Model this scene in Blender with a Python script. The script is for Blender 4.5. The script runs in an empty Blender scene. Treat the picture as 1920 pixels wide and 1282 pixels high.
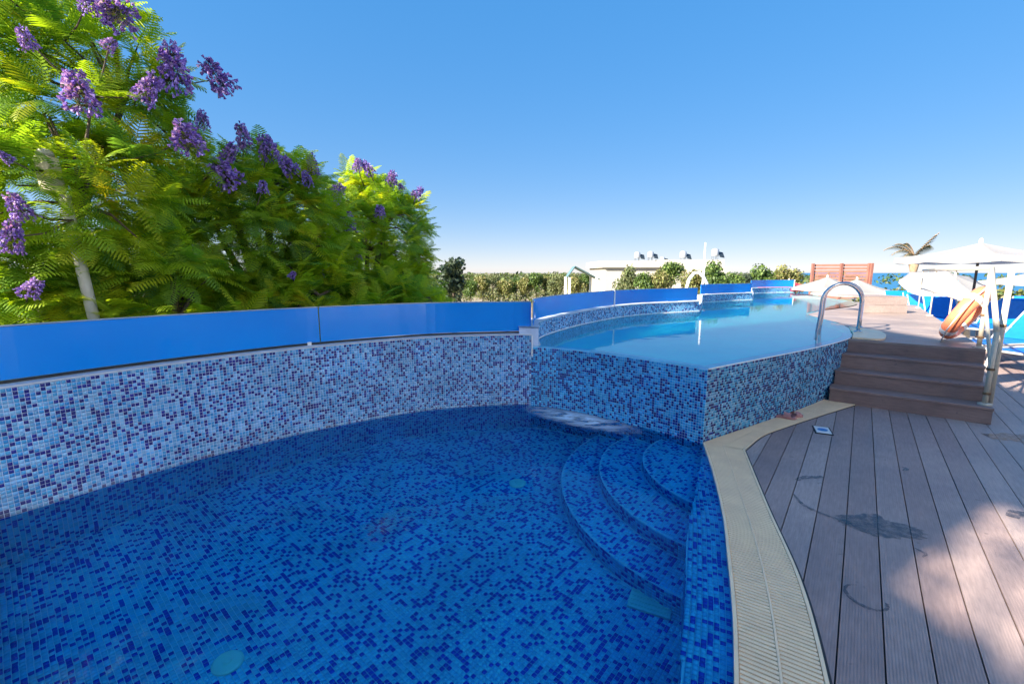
import bpy, bmesh, math, random
import numpy as np
from mathutils import Vector, Matrix
random.seed(7); RNG = np.random.default_rng(7)
R = math.radians
scene = bpy.context.scene
COL = scene.collection

# ------------------------------------------------------------------ camera
F_PX = 835.0
PITCH = math.atan(130.0 / F_PX)
CAMZ = 1.5
cam_d = bpy.data.cameras.new('camera'); cam = bpy.data.objects.new('camera', cam_d); COL.objects.link(cam)
cam_d.sensor_width = 36.0; cam_d.lens = 36.0 * F_PX / 1920.0
cam_d.clip_start = 0.05; cam_d.clip_end = 30000
cam.location = (0, 0, CAMZ); cam.rotation_euler = (R(90) - PITCH, 0, 0)
scene.camera = cam

# ------------------------------------------------------------------ sky, sun, exposure
SUN_AZ, SUN_EL = R(-120), R(28)          # azimuth from the view direction, positive to the right
world = bpy.data.worlds.new('World'); scene.world = world; world.use_nodes = True
wn = world.node_tree; wn.nodes.clear()
sky = wn.nodes.new('ShaderNodeTexSky'); sky.sky_type = 'NISHITA'; sky.sun_disc = False
sky.sun_elevation = SUN_EL; sky.sun_rotation = SUN_AZ
sky.altitude = 0; sky.air_density = 1.0; sky.dust_density = 0.0; sky.ozone_density = 5.0
bg = wn.nodes.new('ShaderNodeBackground'); bg.inputs['Strength'].default_value = 0.15
out = wn.nodes.new('ShaderNodeOutputWorld')
# one even grade of the whole sky: softer contrast, deeper blue, as in the photograph
gam = wn.nodes.new('ShaderNodeGamma'); gam.inputs[1].default_value = 0.25
hsv = wn.nodes.new('ShaderNodeHueSaturation'); hsv.inputs['Saturation'].default_value = 2.65; hsv.inputs['Value'].default_value = 1.03
tint = wn.nodes.new('ShaderNodeMix'); tint.data_type = 'RGBA'; tint.blend_type = 'MULTIPLY'; tint.inputs[0].default_value = 1.0; tint.inputs[7].default_value = (0.95, 0.93, 1.2, 1)
wn.links.new(sky.outputs[0], tint.inputs[6]); wn.links.new(tint.outputs[2], gam.inputs[0]); wn.links.new(gam.outputs[0], hsv.inputs['Color']); wn.links.new(hsv.outputs[0], bg.inputs[0]); wn.links.new(bg.outputs[0], out.inputs[0])
sun_d = bpy.data.lights.new('sun', 'SUN'); sun = bpy.data.objects.new('sun', sun_d); COL.objects.link(sun)
sun_d.energy = 4.6; sun_d.angle = R(0.7); sun_d.color = (1.0, 0.9, 0.74)
sdir = Vector((math.sin(SUN_AZ) * math.cos(SUN_EL), math.cos(SUN_AZ) * math.cos(SUN_EL), math.sin(SUN_EL)))
sun.rotation_euler = sdir.to_track_quat('Z', 'Y').to_euler()
scene.view_settings.view_transform = 'Standard'; scene.view_settings.look = 'None'
scene.view_settings.exposure = 1.95; scene.view_settings.gamma = 1.0
scene.view_settings.use_curve_mapping = False
scene.render.engine = 'CYCLES'
scene.cycles.use_denoising = True
scene.cycles.max_bounces = 12; scene.cycles.diffuse_bounces = 6; scene.cycles.transparent_max_bounces = 8

# ------------------------------------------------------------------ helpers
WORLD = {}
def wloc(o): return WORLD.get(o.name, Vector((0, 0, 0))) if o else Vector((0, 0, 0))
def tag(o, label=None, cat=None, group=None, kind=None):
    if label: o['label'] = label
    if cat: o['category'] = cat
    if group: o['group'] = group
    if kind: o['kind'] = kind
    return o
def empty(name, loc=(0, 0, 0), label=None, cat=None, group=None, rz=0, kind=None):
    o = bpy.data.objects.new(name, None); COL.objects.link(o)
    o.empty_display_size = 0.1
    o.location = loc; o.rotation_euler = (0, 0, rz); WORLD[o.name] = Vector(loc)
    return tag(o, label, cat, group, kind)
def link(name, me, mat, parent=None, smooth=False):
    o = bpy.data.objects.new(name, me); COL.objects.link(o)
    if mat is not None and not me.materials: me.materials.append(mat)
    if parent is not None: o.parent = parent
    if smooth:
        me.polygons.foreach_set('use_smooth', [True] * len(me.polygons))
    return o
def children(o): return [c for c in o.children]
def copy_tree(o, parent=None):
    c = o.copy(); COL.objects.link(c)
    if parent is not None: c.parent = parent
    for ch in children(o): copy_tree(ch, c)
    return c
def at(u, v, z):
    x = (u - 960) / F_PX; y = -(v - 641) / F_PX
    d = (x, math.cos(PITCH) + y * math.sin(PITCH), -math.sin(PITCH) + y * math.cos(PITCH))
    t = (z - CAMZ) / d[2]
    return Vector((d[0] * t, d[1] * t, z))
def ray_at(u, v, Y):
    x = (u - 960) / F_PX; y = -(v - 641) / F_PX
    d = Vector((x, math.cos(PITCH) + y * math.sin(PITCH), -math.sin(PITCH) + y * math.cos(PITCH)))
    return Vector((0, 0, CAMZ)) + d * (Y / d.y)
def proj(p):
    q = np.asarray(p, float) - np.array([0, 0, CAMZ])
    zc = q[..., 1] * math.cos(PITCH) - q[..., 2] * math.sin(PITCH)
    yc = q[..., 1] * math.sin(PITCH) + q[..., 2] * math.cos(PITCH)
    return 960 + F_PX * q[..., 0] / zc, 641 - F_PX * yc / zc, zc

class MB:
    def __init__(s): s.v = []; s.f = []
    def add(s, vs, fs):
        n = len(s.v); s.v += [tuple(p) for p in vs]; s.f += [tuple(i + n for i in f) for f in fs]
    def box(s, c, size, rz=0, rot=None):
        sx, sy, sz = [a / 2 for a in size]
        vs = [Vector((x, y, z)) for z in (-sz, sz) for x, y in ((-sx, -sy), (sx, -sy), (sx, sy), (-sx, sy))]
        m = rot if rot is not None else Matrix.Rotation(rz, 3, 'Z')
        vs = [m @ p + Vector(c) for p in vs]
        s.add(vs, [(3, 2, 1, 0), (4, 5, 6, 7), (0, 1, 5, 4), (1, 2, 6, 5), (2, 3, 7, 6), (3, 0, 4, 7)]); return s
    def prism(s, poly, z0, z1):
        n = len(poly)
        if area2(poly) < 0: poly = poly[::-1]
        s.add([(p[0], p[1], z0) for p in poly] + [(p[0], p[1], z1) for p in poly],
              [tuple(range(n))[::-1], tuple(range(n, 2 * n))] + [(i, (i + 1) % n, n + (i + 1) % n, n + i) for i in range(n)]); return s
    def tube(s, path, r, seg=8, cap=True):
        path = [Vector(p) for p in path]; n = len(path); rings = []
        rr = r if isinstance(r, (list, tuple)) else [r] * n
        up = None
        for i, p in enumerate(path):
            t = (path[min(i + 1, n - 1)] - path[max(i - 1, 0)]).normalized()
            if up is None:
                up = Vector((0, 0, 1)) if abs(t.z) < 0.9 else Vector((1, 0, 0))
            x = t.cross(up)
            if x.length < 1e-5: x = t.cross(Vector((0.3, 0.9, 0.2)))
            x.normalize(); up = x.cross(t).normalized()
            rings.append([p + (x * math.cos(a) + up * math.sin(a)) * rr[i] for a in [2 * math.pi * k / seg for k in range(seg)]])
        vs = [q for ring in rings for q in ring]; fs = []
        for i in range(n - 1):
            for k in range(seg):
                k2 = (k + 1) % seg
                fs.append((i * seg + k, i * seg + k2, (i + 1) * seg + k2, (i + 1) * seg + k))
        if cap: fs += [tuple(range(seg))[::-1], tuple((n - 1) * seg + k for k in range(seg))]
        s.add(vs, fs); return s
    def lathe(s, prof, c=(0, 0, 0), seg=16, rot=None):
        vs = []; n = len(prof)
        for r_, z in prof:
            for k in range(seg):
                a = 2 * math.pi * k / seg; p = Vector((r_ * math.cos(a), r_ * math.sin(a), z))
                vs.append((rot @ p if rot is not None else p) + Vector(c))
        fs = [(i * seg + k, i * seg + (k + 1) % seg, (i + 1) * seg + (k + 1) % seg, (i + 1) * seg + k) for i in range(n - 1) for k in range(seg)]
        fs += [tuple(range(seg))[::-1], tuple((n - 1) * seg + k for k in range(seg))]
        s.add(vs, fs); return s
    def strip(s, a, b):                       # quads between two rows of points
        n = len(a)
        s.add(list(a) + list(b), [(i, i + 1, n + i + 1, n + i) for i in range(n - 1)]); return s
    def build(s, name, mat, parent=None, smooth=False, bevel=0, off=None):
        me = bpy.data.meshes.new(name)
        w = Vector(off) if off is not None else wloc(parent)
        me.from_pydata([(p[0] - w.x, p[1] - w.y, p[2] - w.z) for p in s.v], [], s.f); me.update()
        o = link(name, me, mat, parent, smooth)
        if parent is not None: WORLD[o.name] = w
        if bevel:
            m = o.modifiers.new('bevel', 'BEVEL'); m.width = bevel; m.segments = 2; m.limit_method = 'ANGLE'
        return o
def area2(p): return sum(p[i][0] * p[(i + 1) % len(p)][1] - p[(i + 1) % len(p)][0] * p[i][1] for i in range(len(p)))
def catmull(pts, per=12):
    P = [Vector((*p, 0)[:3]) if len(p) == 2 else Vector(p) for p in pts]; o = []
    for i in range(len(P) - 1):
        p0 = P[i - 1] if i else P[i] * 2 - P[i + 1]; p1, p2 = P[i], P[i + 1]
        p3 = P[i + 2] if i + 2 < len(P) else P[i + 1] * 2 - P[i]
        for k in range(per):
            t = k / per
            o.append(0.5 * ((2 * p1) + (p2 - p0) * t + (2 * p0 - 5 * p1 + 4 * p2 - p3) * t * t + (3 * p1 - p0 - 3 * p2 + p3) * t ** 3))
    o.append(P[-1]); return o
def resample(path, step=None, n=None):
    P = np.array([[p[0], p[1]] for p in path]); d = np.r_[0, np.cumsum(np.hypot(*np.diff(P, axis=0).T))]
    if n is None: n = max(2, int(round(d[-1] / step)) + 1)
    s = np.linspace(0, d[-1], n)
    return np.c_[np.interp(s, d, P[:, 0]), np.interp(s, d, P[:, 1])], d[-1]
def offset(path, d):                          # shift a polyline to its left by d
    P = np.array([[p[0], p[1]] for p in path]); T = np.gradient(P, axis=0); T /= np.linalg.norm(T, axis=1)[:, None]
    return P + np.c_[-T[:, 1], T[:, 0]] * d
def inpoly(P, poly):
    x, y = P[:, 0], P[:, 1]; c = np.zeros(len(P), bool); n = len(poly)
    for i in range(n):
        x1, y1 = poly[i][0], poly[i][1]; x2, y2 = poly[(i + 1) % n][0], poly[(i + 1) % n][1]
        if y1 == y2: continue
        m = ((y1 > y) != (y2 > y)) & (x < (x2 - x1) * (y - y1) / (y2 - y1) + x1); c ^= m
    return c
def dist_poly(P, poly):
    d = np.full(len(P), 1e9); Q = np.array([[p[0], p[1]] for p in poly])
    for i in range(len(Q)):
        a, b = Q[i], Q[(i + 1) % len(Q)]; ab = b - a; L = (ab ** 2).sum()
        if L < 1e-12: continue
        t = np.clip(((P - a) @ ab) / L, 0, 1); d = np.minimum(d, np.linalg.norm(P - a - t[:, None] * ab, axis=1))
    return d
def clip_half(poly, n, c):                    # keep n.p <= c
    o = []
    for i in range(len(poly)):
        a, b = poly[i], poly[(i + 1) % len(poly)]; da = n[0] * a[0] + n[1] * a[1] - c; db = n[0] * b[0] + n[1] * b[1] - c
        if da <= 0: o.append(a)
        if da * db < 0:
            t = da / (da - db); o.append((a[0] + (b[0] - a[0]) * t, a[1] + (b[1] - a[1]) * t))
    return o

def slice_strips(poly, nx, ny, cuts, mk, parent, z0, z1, jit=0.001):
    """cut a plan polygon into boards between pairs of cuts along direction (nx,ny); each piece becomes a plank"""
    for c0, c1 in cuts:
        bm = bmesh.new(); vs = [bm.verts.new((p[0], p[1], 0)) for p in poly]; bm.faces.new(vs); nrm = Vector((nx, ny, 0)); bmesh.ops.triangulate(bm, faces=bm.faces[:])
        for c, flip in ((c0, -1), (c1, 1)):
            bmesh.ops.bisect_plane(bm, geom=bm.verts[:] + bm.edges[:] + bm.faces[:], dist=1e-5, plane_co=nrm * c, plane_no=nrm * flip, clear_outer=True)
        if not bm.faces: bm.free(); continue
        bmesh.ops.dissolve_faces(bm, faces=bm.faces[:], use_verts=False)
        for f in bm.faces:
            if f.calc_area() < 0.004: continue
            MB().prism([(v.co.x, v.co.y) for v in f.verts], z0, z1 + random.uniform(-jit, jit)).build('plank', mk, parent)
        bm.free()
# ------------------------------------------------------------------ materials
def mat(name):
    m = bpy.data.materials.new(name); m.use_nodes = True; nt = m.node_tree
    b = nt.nodes['Principled BSDF']; return m, nt, b
def N(nt, t, **k):
    n = nt.nodes.new(t)
    for a, v in k.items(): setattr(n, a, v)
    return n
def L(nt, a, b): nt.links.new(a, b)
def noise(nt, scale, detail=4, rough=0.55, vec=None):
    n = N(nt, 'ShaderNodeTexNoise'); n.inputs['Scale'].default_value = scale; n.inputs['Detail'].default_value = detail
    n.inputs['Roughness'].default_value = rough
    if vec is not None: L(nt, vec, n.inputs['Vector'])
    return n.outputs['Fac']
def pos(nt): return N(nt, 'ShaderNodeNewGeometry').outputs['Position']
def ramp(nt, fac, stops):
    r = N(nt, 'ShaderNodeValToRGB'); e = r.color_ramp.elements
    e[0].position, e[0].color = stops[0][0], (*stops[0][1], 1); e[1].position, e[1].color = stops[1][0], (*stops[1][1], 1)
    for p, c in stops[2:]:
        x = e.new(p); x.color = (*c, 1)
    L(nt, fac, r.inputs[0]); return r.outputs[0]
def math_(nt, op, a, b=None, c=None):
    n = N(nt, 'ShaderNodeMath', operation=op)
    for i, x in enumerate((a, b, c)):
        if x is None: continue
        if isinstance(x, (int, float)): n.inputs[i].default_value = x
        else: L(nt, x, n.inputs[i])
    return n.outputs[0]
def mixc(nt, fac, a, b, blend='MIX'):
    n = N(nt, 'ShaderNodeMix', data_type='RGBA', blend_type=blend)
    for i, x in ((0, fac), (6, a), (7, b)):
        if isinstance(x, (int, float)): n.inputs[i].default_value = x
        elif isinstance(x, tuple): n.inputs[i].default_value = (*x, 1)
        else: L(nt, x, n.inputs[i])
    return n.outputs[2]
def bump(nt, b, h, strength, dist=0.01):
    n = N(nt, 'ShaderNodeBump'); n.inputs['Strength'].default_value = strength; n.inputs['Distance'].default_value = dist
    L(nt, h, n.inputs['Height']); L(nt, n.outputs[0], b.inputs['Normal']); return n
def simple(name, col, rough=0.5, metal=0.0, var=0.15, scale=6.0, bmp=0.0, spec=0.5):
    m, nt, b = mat(name); f = noise(nt, scale, 5, 0.6, pos(nt))
    lo = tuple(c * (1 - var) for c in col); hi = tuple(min(1, c * (1 + var)) for c in col)
    L(nt, ramp(nt, f, [(0.3, lo), (0.7, hi)]), b.inputs['Base Color'])
    b.inputs['Roughness'].default_value = rough; b.inputs['Metallic'].default_value = metal
    b.inputs['Specular IOR Level'].default_value = spec
    if bmp: bump(nt, b, noise(nt, scale * 6, 4, 0.6, pos(nt)), bmp)
    return m
def attr_mat(name, rough, coat=0.0, dirt=0.2, bmp=0.0):
    m, nt, b = mat(name); a = N(nt, 'ShaderNodeAttribute', attribute_name='Col')
    f = noise(nt, 2.3, 5, 0.6, pos(nt)); dk = ramp(nt, f, [(0.3, (1 - dirt,) * 3), (0.65, (1, 1, 1))])
    L(nt, mixc(nt, 1.0, a.outputs['Color'], dk, 'MULTIPLY'), b.inputs['Base Color'])
    r = math_(nt, 'MULTIPLY_ADD', noise(nt, 9, 3, 0.5, pos(nt)), 0.12, rough - 0.06); L(nt, r, b.inputs['Roughness'])
    b.inputs['Coat Weight'].default_value = coat; b.inputs['Coat Roughness'].default_value = 0.05
    if bmp: bump(nt, b, noise(nt, 14, 2, 0.5, pos(nt)), bmp, 0.02)
    return m
M = {}
M['tile'] = attr_mat('mosaic_glaze', 0.22)
M['tile_wet'] = attr_mat('mosaic_glaze_wet', 0.16, 0.6, 0.1, 0.25)
M['grout'] = simple('grout', (0.56, 0.68, 0.86), 0.8, var=0.12, scale=4)
M['grout_deep'] = simple('grout_pool', (0.40, 0.68, 0.85), 0.8, var=0.12, scale=4)
M['stone'] = simple('pale_capping', (0.55, 0.58, 0.62), 0.5, var=0.12, scale=5, bmp=0.1)
M['cream'] = simple('cream_grating', (0.95, 0.70, 0.45), 0.45, var=0.08, scale=7, bmp=0.05)
M['cream_dk'] = simple('grating_channel', (0.36, 0.28, 0.18), 0.7, var=0.2, scale=9)
M['alu'] = simple('grey_aluminium', (0.42, 0.43, 0.46), 0.4, 0.8, var=0.1)
M['steel'] = simple('stainless_steel', (0.62, 0.63, 0.65), 0.16, 1.0, var=0.06)
M['white'] = simple('white_paint', (0.80, 0.80, 0.79), 0.4, var=0.06)
M['wall_white'] = simple('cream_render', (0.46, 0.435, 0.39), 0.8, var=0.06, scale=0.6, bmp=0.05)
M['hotel'] = simple('hotel_render', (0.80, 0.80, 0.80), 0.85, var=0.08, scale=0.4)
M['glass'] = simple('dark_glass', (0.03, 0.04, 0.05), 0.08, var=0.1)
M['cream_paint'] = simple('cream_paint', (0.60, 0.53, 0.42), 0.42, var=0.1, scale=10)
M['rust'] = simple('rusty_clamp', (0.22, 0.13, 0.07), 0.7, 0.3, var=0.4, scale=30)
M['black'] = simple('black_gap', (0.02, 0.02, 0.025), 0.6)
M['blue_sling'] = simple('blue_sling', (0.0, 0.16, 0.62), 0.5, var=0.1, scale=12)
M['red_wood'] = simple('red_wood', (0.27, 0.115, 0.09), 0.6, var=0.2, scale=3)
M['red_cloth'] = simple('red_cloth', (0.45, 0.02, 0.04), 0.8, var=0.2)
M['teal_roof'] = simple('teal_roof', (0.10, 0.19, 0.21), 0.6, var=0.15)
M['bark'] = simple('bark', (0.10, 0.075, 0.055), 0.9, var=0.35, scale=14, bmp=0.4)
M['palm_bark'] = simple('palm_bark', (0.30, 0.21, 0.14), 0.9, var=0.3, scale=12)
M['skim'] = simple('pale_plastic', (0.55, 0.78, 0.72), 0.4, var=0.06)
M['pink'] = simple('pink_rubber', (0.42, 0.20, 0.20), 0.7, var=0.2, scale=40)
M['rope'] = simple('white_rope', (0.75, 0.73, 0.70), 0.8)
M['tank'] = simple('tank_metal', (0.45, 0.47, 0.50), 0.3, 0.3, var=0.06)
M['lampw'] = simple('lamp_white', (0.50, 0.48, 0.45), 0.5, var=0.1, scale=8)

def panel_mat():
    m, nt, b = mat('blue_acrylic'); f = noise(nt, 1.2, 3, 0.5, pos(nt))
    L(nt, ramp(nt, f, [(0.3, (0.0, 0.235, 0.78)), (0.7, (0.0, 0.275, 0.85))]), b.inputs['Base Color'])
    mp = N(nt, 'ShaderNodeMapping'); L(nt, pos(nt), mp.inputs['Vector']); mp.inputs['Scale'].default_value = (9, 9, 0.8)
    L(nt, math_(nt, 'MULTIPLY_ADD', noise(nt, 1.0, 5, 0.65, mp.outputs[0]), 0.5, -0.08), b.inputs['Roughness']); b.inputs['Specular IOR Level'].default_value = 0.35
    return m
M['panel'] = panel_mat()
E_DIR = Vector((math.cos(R(52)), math.sin(R(52)), 0)); R_DIR = Vector((E_DIR.y, -E_DIR.x, 0))
def deck_mat(name, lo, hi, groove_dir, groove=True):
    m, nt, b = mat(name); p = pos(nt)
    oi = N(nt, 'ShaderNodeObjectInfo').outputs['Random']
    base = ramp(nt, oi, [(0.0, lo), (1.0, hi)])
    mp = N(nt, 'ShaderNodeMapping'); L(nt, p, mp.inputs['Vector']); mp.inputs['Rotation'].default_value = (0, 0, -math.atan2(groove_dir.y, groove_dir.x))
    mp2 = N(nt, 'ShaderNodeMapping'); L(nt, mp.outputs[0], mp2.inputs['Vector']); mp2.inputs['Scale'].default_value = (0.15, 1, 1)
    grain = noise(nt, 60, 4, 0.6, mp2.outputs[0])
    c = mixc(nt, 1.0, base, ramp(nt, grain, [(0.3, (0.82, 0.82, 0.82)), (0.7, (1.1, 1.1, 1.1))]), 'MULTIPLY')
    st = noise(nt, 1.6, 6, 0.65, p)
    c = mixc(nt, 1.0, c, ramp(nt, st, [(0.35, (0.80, 0.80, 0.83)), (0.6, (1.08, 1.06, 1.05))]), 'MULTIPLY')
    spots = noise(nt, 11, 3, 0.6, p)
    c = mixc(nt, ramp(nt, spots, [(0.68, (0, 0, 0)), (0.74, (0.5, 0.5, 0.5))]), c, (0.07, 0.065, 0.075))
    L(nt, c, b.inputs['Base Color'])
    L(nt, math_(nt, 'MULTIPLY_ADD', st, 0.35, 0.33), b.inputs['Roughness'])
    if groove:
        sep = N(nt, 'ShaderNodeSeparateXYZ'); L(nt, mp.outputs[0], sep.inputs[0])
        w = math_(nt, 'SINE', math_(nt, 'MULTIPLY', sep.outputs[1], 2 * math.pi / 0.0107))
        bump(nt, b, w, 0.35, 0.0012)
    return m
M['deck'] = deck_mat('composite_decking', (0.33, 0.235, 0.215), (0.46, 0.365, 0.335), E_DIR)
M['deck_up'] = deck_mat('composite_decking_upper', (0.30, 0.235, 0.215), (0.37, 0.30, 0.275), R_DIR, False)
M['step'] = deck_mat('step_boards', (0.235, 0.158, 0.142), (0.29, 0.20, 0.18), R_DIR, False)

def water_mat(name, tint, ripple, rscale, foam=None, gloss=1.0, ior=1.333):
    m, nt, b = mat(name); p = pos(nt)
    rf = N(nt, 'ShaderNodeBsdfRefraction'); rf.inputs['Color'].default_value = (*tint, 1); rf.inputs['IOR'].default_value = ior; rf.inputs['Roughness'].default_value = 0.0
    gl = N(nt, 'ShaderNodeBsdfGlossy'); gl.inputs['Roughness'].default_value = 0.0; fz = N(nt, 'ShaderNodeFresnel'); fz.inputs['IOR'].default_value = 1.333
    wm = N(nt, 'ShaderNodeMixShader'); L(nt, math_(nt, 'MULTIPLY', fz.outputs[0], gloss), wm.inputs[0]); L(nt, rf.outputs[0], wm.inputs[1]); L(nt, gl.outputs[0], wm.inputs[2])
    h = math_(nt, 'ADD', noise(nt, rscale, 2, 0.5, p), math_(nt, 'MULTIPLY', noise(nt, rscale * 3.1, 2, 0.5, p), 0.25))
    if foam:
        (fx, fy), fr, ax = foam
        mp = N(nt, 'ShaderNodeMapping'); mp.vector_type = 'TEXTURE'; L(nt, p, mp.inputs['Vector'])
        mp.inputs['Location'].default_value = (fx, fy, 0); mp.inputs['Rotation'].default_value = (0, 0, ax); mp.inputs['Scale'].default_value = (fr[0], fr[1], 1)
        ln = N(nt, 'ShaderNodeVectorMath', operation='LENGTH'); L(nt, mp.outputs[0], ln.inputs[0])
        near = ramp(nt, ln.outputs['Value'], [(0.25, (1, 1, 1)), (1.0, (0, 0, 0))])
        wide = ramp(nt, math_(nt, 'MULTIPLY', ln.outputs['Value'], 0.3), [(0.1, (1, 1, 1)), (1.0, (0, 0, 0))])
        st = N(nt, 'ShaderNodeMapping'); L(nt, p, st.inputs['Vector']); st.inputs['Rotation'].default_value = (0, 0, -ax); st.inputs['Scale'].default_value = (5, 11, 1)
        fn = noise(nt, 1.0, 5, 0.62, st.outputs[0])
        fm = math_(nt, 'MULTIPLY', near, ramp(nt, fn, [(0.36, (0, 0, 0)), (0.55, (1, 1, 1))]))
        h = math_(nt, 'MULTIPLY', h, math_(nt, 'MULTIPLY_ADD', wide, 3.6, 0.7))
        h = math_(nt, 'ADD', h, math_(nt, 'MULTIPLY', math_(nt, 'MULTIPLY', near, fn), 8.0))
        fo = N(nt, 'ShaderNodeBsdfPrincipled'); fo.inputs['Base Color'].default_value = (0.75, 0.90, 1.0, 1); fo.inputs['Roughness'].default_value = 0.6
        mx = N(nt, 'ShaderNodeMixShader'); L(nt, fm, mx.inputs[0]); L(nt, wm.outputs[0], mx.inputs[1]); L(nt, fo.outputs[0], mx.inputs[2])
        L(nt, mx.outputs[0], nt.nodes['Material Output'].inputs['Surface'])
    else: L(nt, wm.outputs[0], nt.nodes['Material Output'].inputs['Surface'])
    bp = bump(nt, rf, h, 1.0, ripple)
    for x in (gl, fz) + ((fo,) if foam else ()): L(nt, bp.outputs[0], x.inputs['Normal'])
    nt.nodes.remove(b)
    return m
M['water_low'] = water_mat('pool_water', (0.30, 0.85, 1.0), 0.0045, 3.2, ((0.70, 4.50), (0.72, 0.27), R(-38)), 0.75, 1.2)
M['water_up'] = water_mat('pool_water_upper', (0.45, 0.98, 1.0), 0.0016, 4.0, None, 0.9, 1.12)
def sea_mat():
    m, nt, b = mat('sea'); b.inputs['Base Color'].default_value = (0.02, 0.16, 0.32, 1); b.inputs['Roughness'].default_value = 0.35
    bump(nt, b, noise(nt, 0.25, 4, 0.6, pos(nt)), 0.6, 1.0); return m
M['sea'] = sea_mat()
def ground_mat():
    m, nt, b = mat('dry_ground'); p = pos(nt); f = noise(nt, 0.09, 6, 0.6, p)
    c = ramp(nt, f, [(0.30, (0.13, 0.14, 0.05)), (0.52, (0.27, 0.22, 0.14)), (0.75, (0.36, 0.30, 0.22))])
    L(nt, c, b.inputs['Base Color']); b.inputs['Roughness'].default_value = 0.95; return m
M['ground'] = ground_mat()
def leaf_mat(name, trans=0.4):
    m, nt, b = mat(name); a = N(nt, 'ShaderNodeAttribute', attribute_name='Col').outputs['Color']
    L(nt, a, b.inputs['Base Color']); b.inputs['Roughness'].default_value = 0.5; b.inputs['Specular IOR Level'].default_value = 0.3
    t = N(nt, 'ShaderNodeBsdfTranslucent'); L(nt, mixc(nt, 1.0, a, (1.5, 1.4, 0.5), 'MULTIPLY'), t.inputs['Color'])
    mx = N(nt, 'ShaderNodeMixShader'); mx.inputs[0].default_value = trans
    L(nt, b.outputs[0], mx.inputs[1]); L(nt, t.outputs[0], mx.inputs[2]); L(nt, mx.outputs[0], nt.nodes['Material Output'].inputs['Surface'])
    return m
M['leaf'] = leaf_mat('jacaranda_leaf', 0.55)
M['leaf_far'] = leaf_mat('far_leaf', 0.25)
M['petal'] = leaf_mat('jacaranda_petal', 0.3)
def cloth_mat():
    m, nt, b = mat('white_canvas'); b.inputs['Base Color'].default_value = (0.40, 0.39, 0.38, 1); b.inputs['Roughness'].default_value = 0.8
    t = N(nt, 'ShaderNodeBsdfTranslucent'); t.inputs['Color'].default_value = (0.75, 0.72, 0.7, 1)
    mx = N(nt, 'ShaderNodeMixShader'); mx.inputs[0].default_value = 0.35
    L(nt, b.outputs[0], mx.inputs[1]); L(nt, t.outputs[0], mx.inputs[2]); L(nt, mx.outputs[0], nt.nodes['Material Output'].inputs['Surface'])
    return m
M['canvas'] = cloth_mat()
def mosaic_far():
    m, nt, b = mat('mosaic_far'); p = pos(nt)
    s = N(nt, 'ShaderNodeVectorMath', operation='SCALE'); L(nt, p, s.inputs[0]); s.inputs['Scale'].default_value = 1 / 0.0245
    fl = N(nt, 'ShaderNodeVectorMath', operation='FLOOR'); L(nt, s.outputs[0], fl.inputs[0])
    w = N(nt, 'ShaderNodeTexWhiteNoise', noise_dimensions='3D'); L(nt, fl.outputs[0], w.inputs['Vector'])
    r = ramp(nt, w.outputs['Value'], [(0.0, (0.02, 0.12, 0.50)), (0.16, (0.12, 0.55, 0.85)), (0.5, (0.30, 0.72, 0.92))])
    for n in nt.nodes:
        if n.type == 'VALTORGB': n.color_ramp.interpolation = 'CONSTANT'
    L(nt, r, b.inputs['Base Color']); b.inputs['Roughness'].default_value = 0.3; return m
M['mosaic_far'] = mosaic_far(); M['basin'] = simple('upper_basin', (0.16, 0.92, 1.0), 0.4, var=0.06, scale=2)

# ------------------------------------------------------------------ mosaic tiles
PT = 0.0245; TS = 0.0218; TT = 0.0032
WALL_PAL = np.array([[0.014, 0.02, 0.22], [0.022, 0.035, 0.32], [0.05, 0.33, 0.70], [0.09, 0.44, 0.78], [0.20, 0.52, 0.84], [0.30, 0.60, 0.88]])
def tile_colors(n, dark=0.30, wet=1.0, cells=None):
    p = [dark * 0.6, dark * 0.4]; rest = 1 - dark; p += [rest * 0.2, rest * 0.25, rest * 0.32, rest * 0.23]
    idx = RNG.choice(6, n, p=p)
    c = WALL_PAL[idx] * RNG.uniform(0.85, 1.12, (n, 1))
    return np.clip(c, 0, 1)
def tiles_mesh(name, C, U, V, Nn, col, t=TT, ts=TS):
    n = len(C); h = ts / 2; hi = h * 0.93
    C, U, V, Nn = [np.asarray(a, float) for a in (C, U, V, Nn)]
    vs = np.empty((n, 8, 3))
    for k, (a, b) in enumerate(((-1, -1), (1, -1), (1, 1), (-1, 1))):
        vs[:, k] = C + U * a * h + V * b * h - Nn * 0.001
        vs[:, k + 4] = C + U * a * hi + V * b * hi + Nn * t
    if n > 1: vs[:, 4:] += Nn[:, None, :] * RNG.uniform(-0.0007, 0.0007, (n, 4, 1))      # hand-laid tiles never lie quite flat
    f = np.array([[4, 5, 6, 7], [0, 1, 5, 4], [1, 2, 6, 5], [2, 3, 7, 6], [3, 0, 4, 7]])
    faces = (np.arange(n)[:, None, None] * 8 + f[None]).reshape(-1)
    me = bpy.data.meshes.new(name); nf = n * 5
    me.vertices.add(n * 8); me.vertices.foreach_set('co', vs.reshape(-1))
    me.loops.add(nf * 4); me.loops.foreach_set('vertex_index', faces)
    me.polygons.add(nf); me.polygons.foreach_set('loop_start', np.arange(nf) * 4); me.polygons.foreach_set('loop_total', np.full(nf, 4))
    me.update(calc_edges=True)
    a = me.attributes.new('Col', 'FLOAT_COLOR', 'POINT')
    cc = np.ones((n, 8, 4)); cc[:, :, :3] = np.asarray(col)[:, None, :]; a.data.foreach_set('color', cc.reshape(-1).astype(np.float32))
    return me
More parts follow.
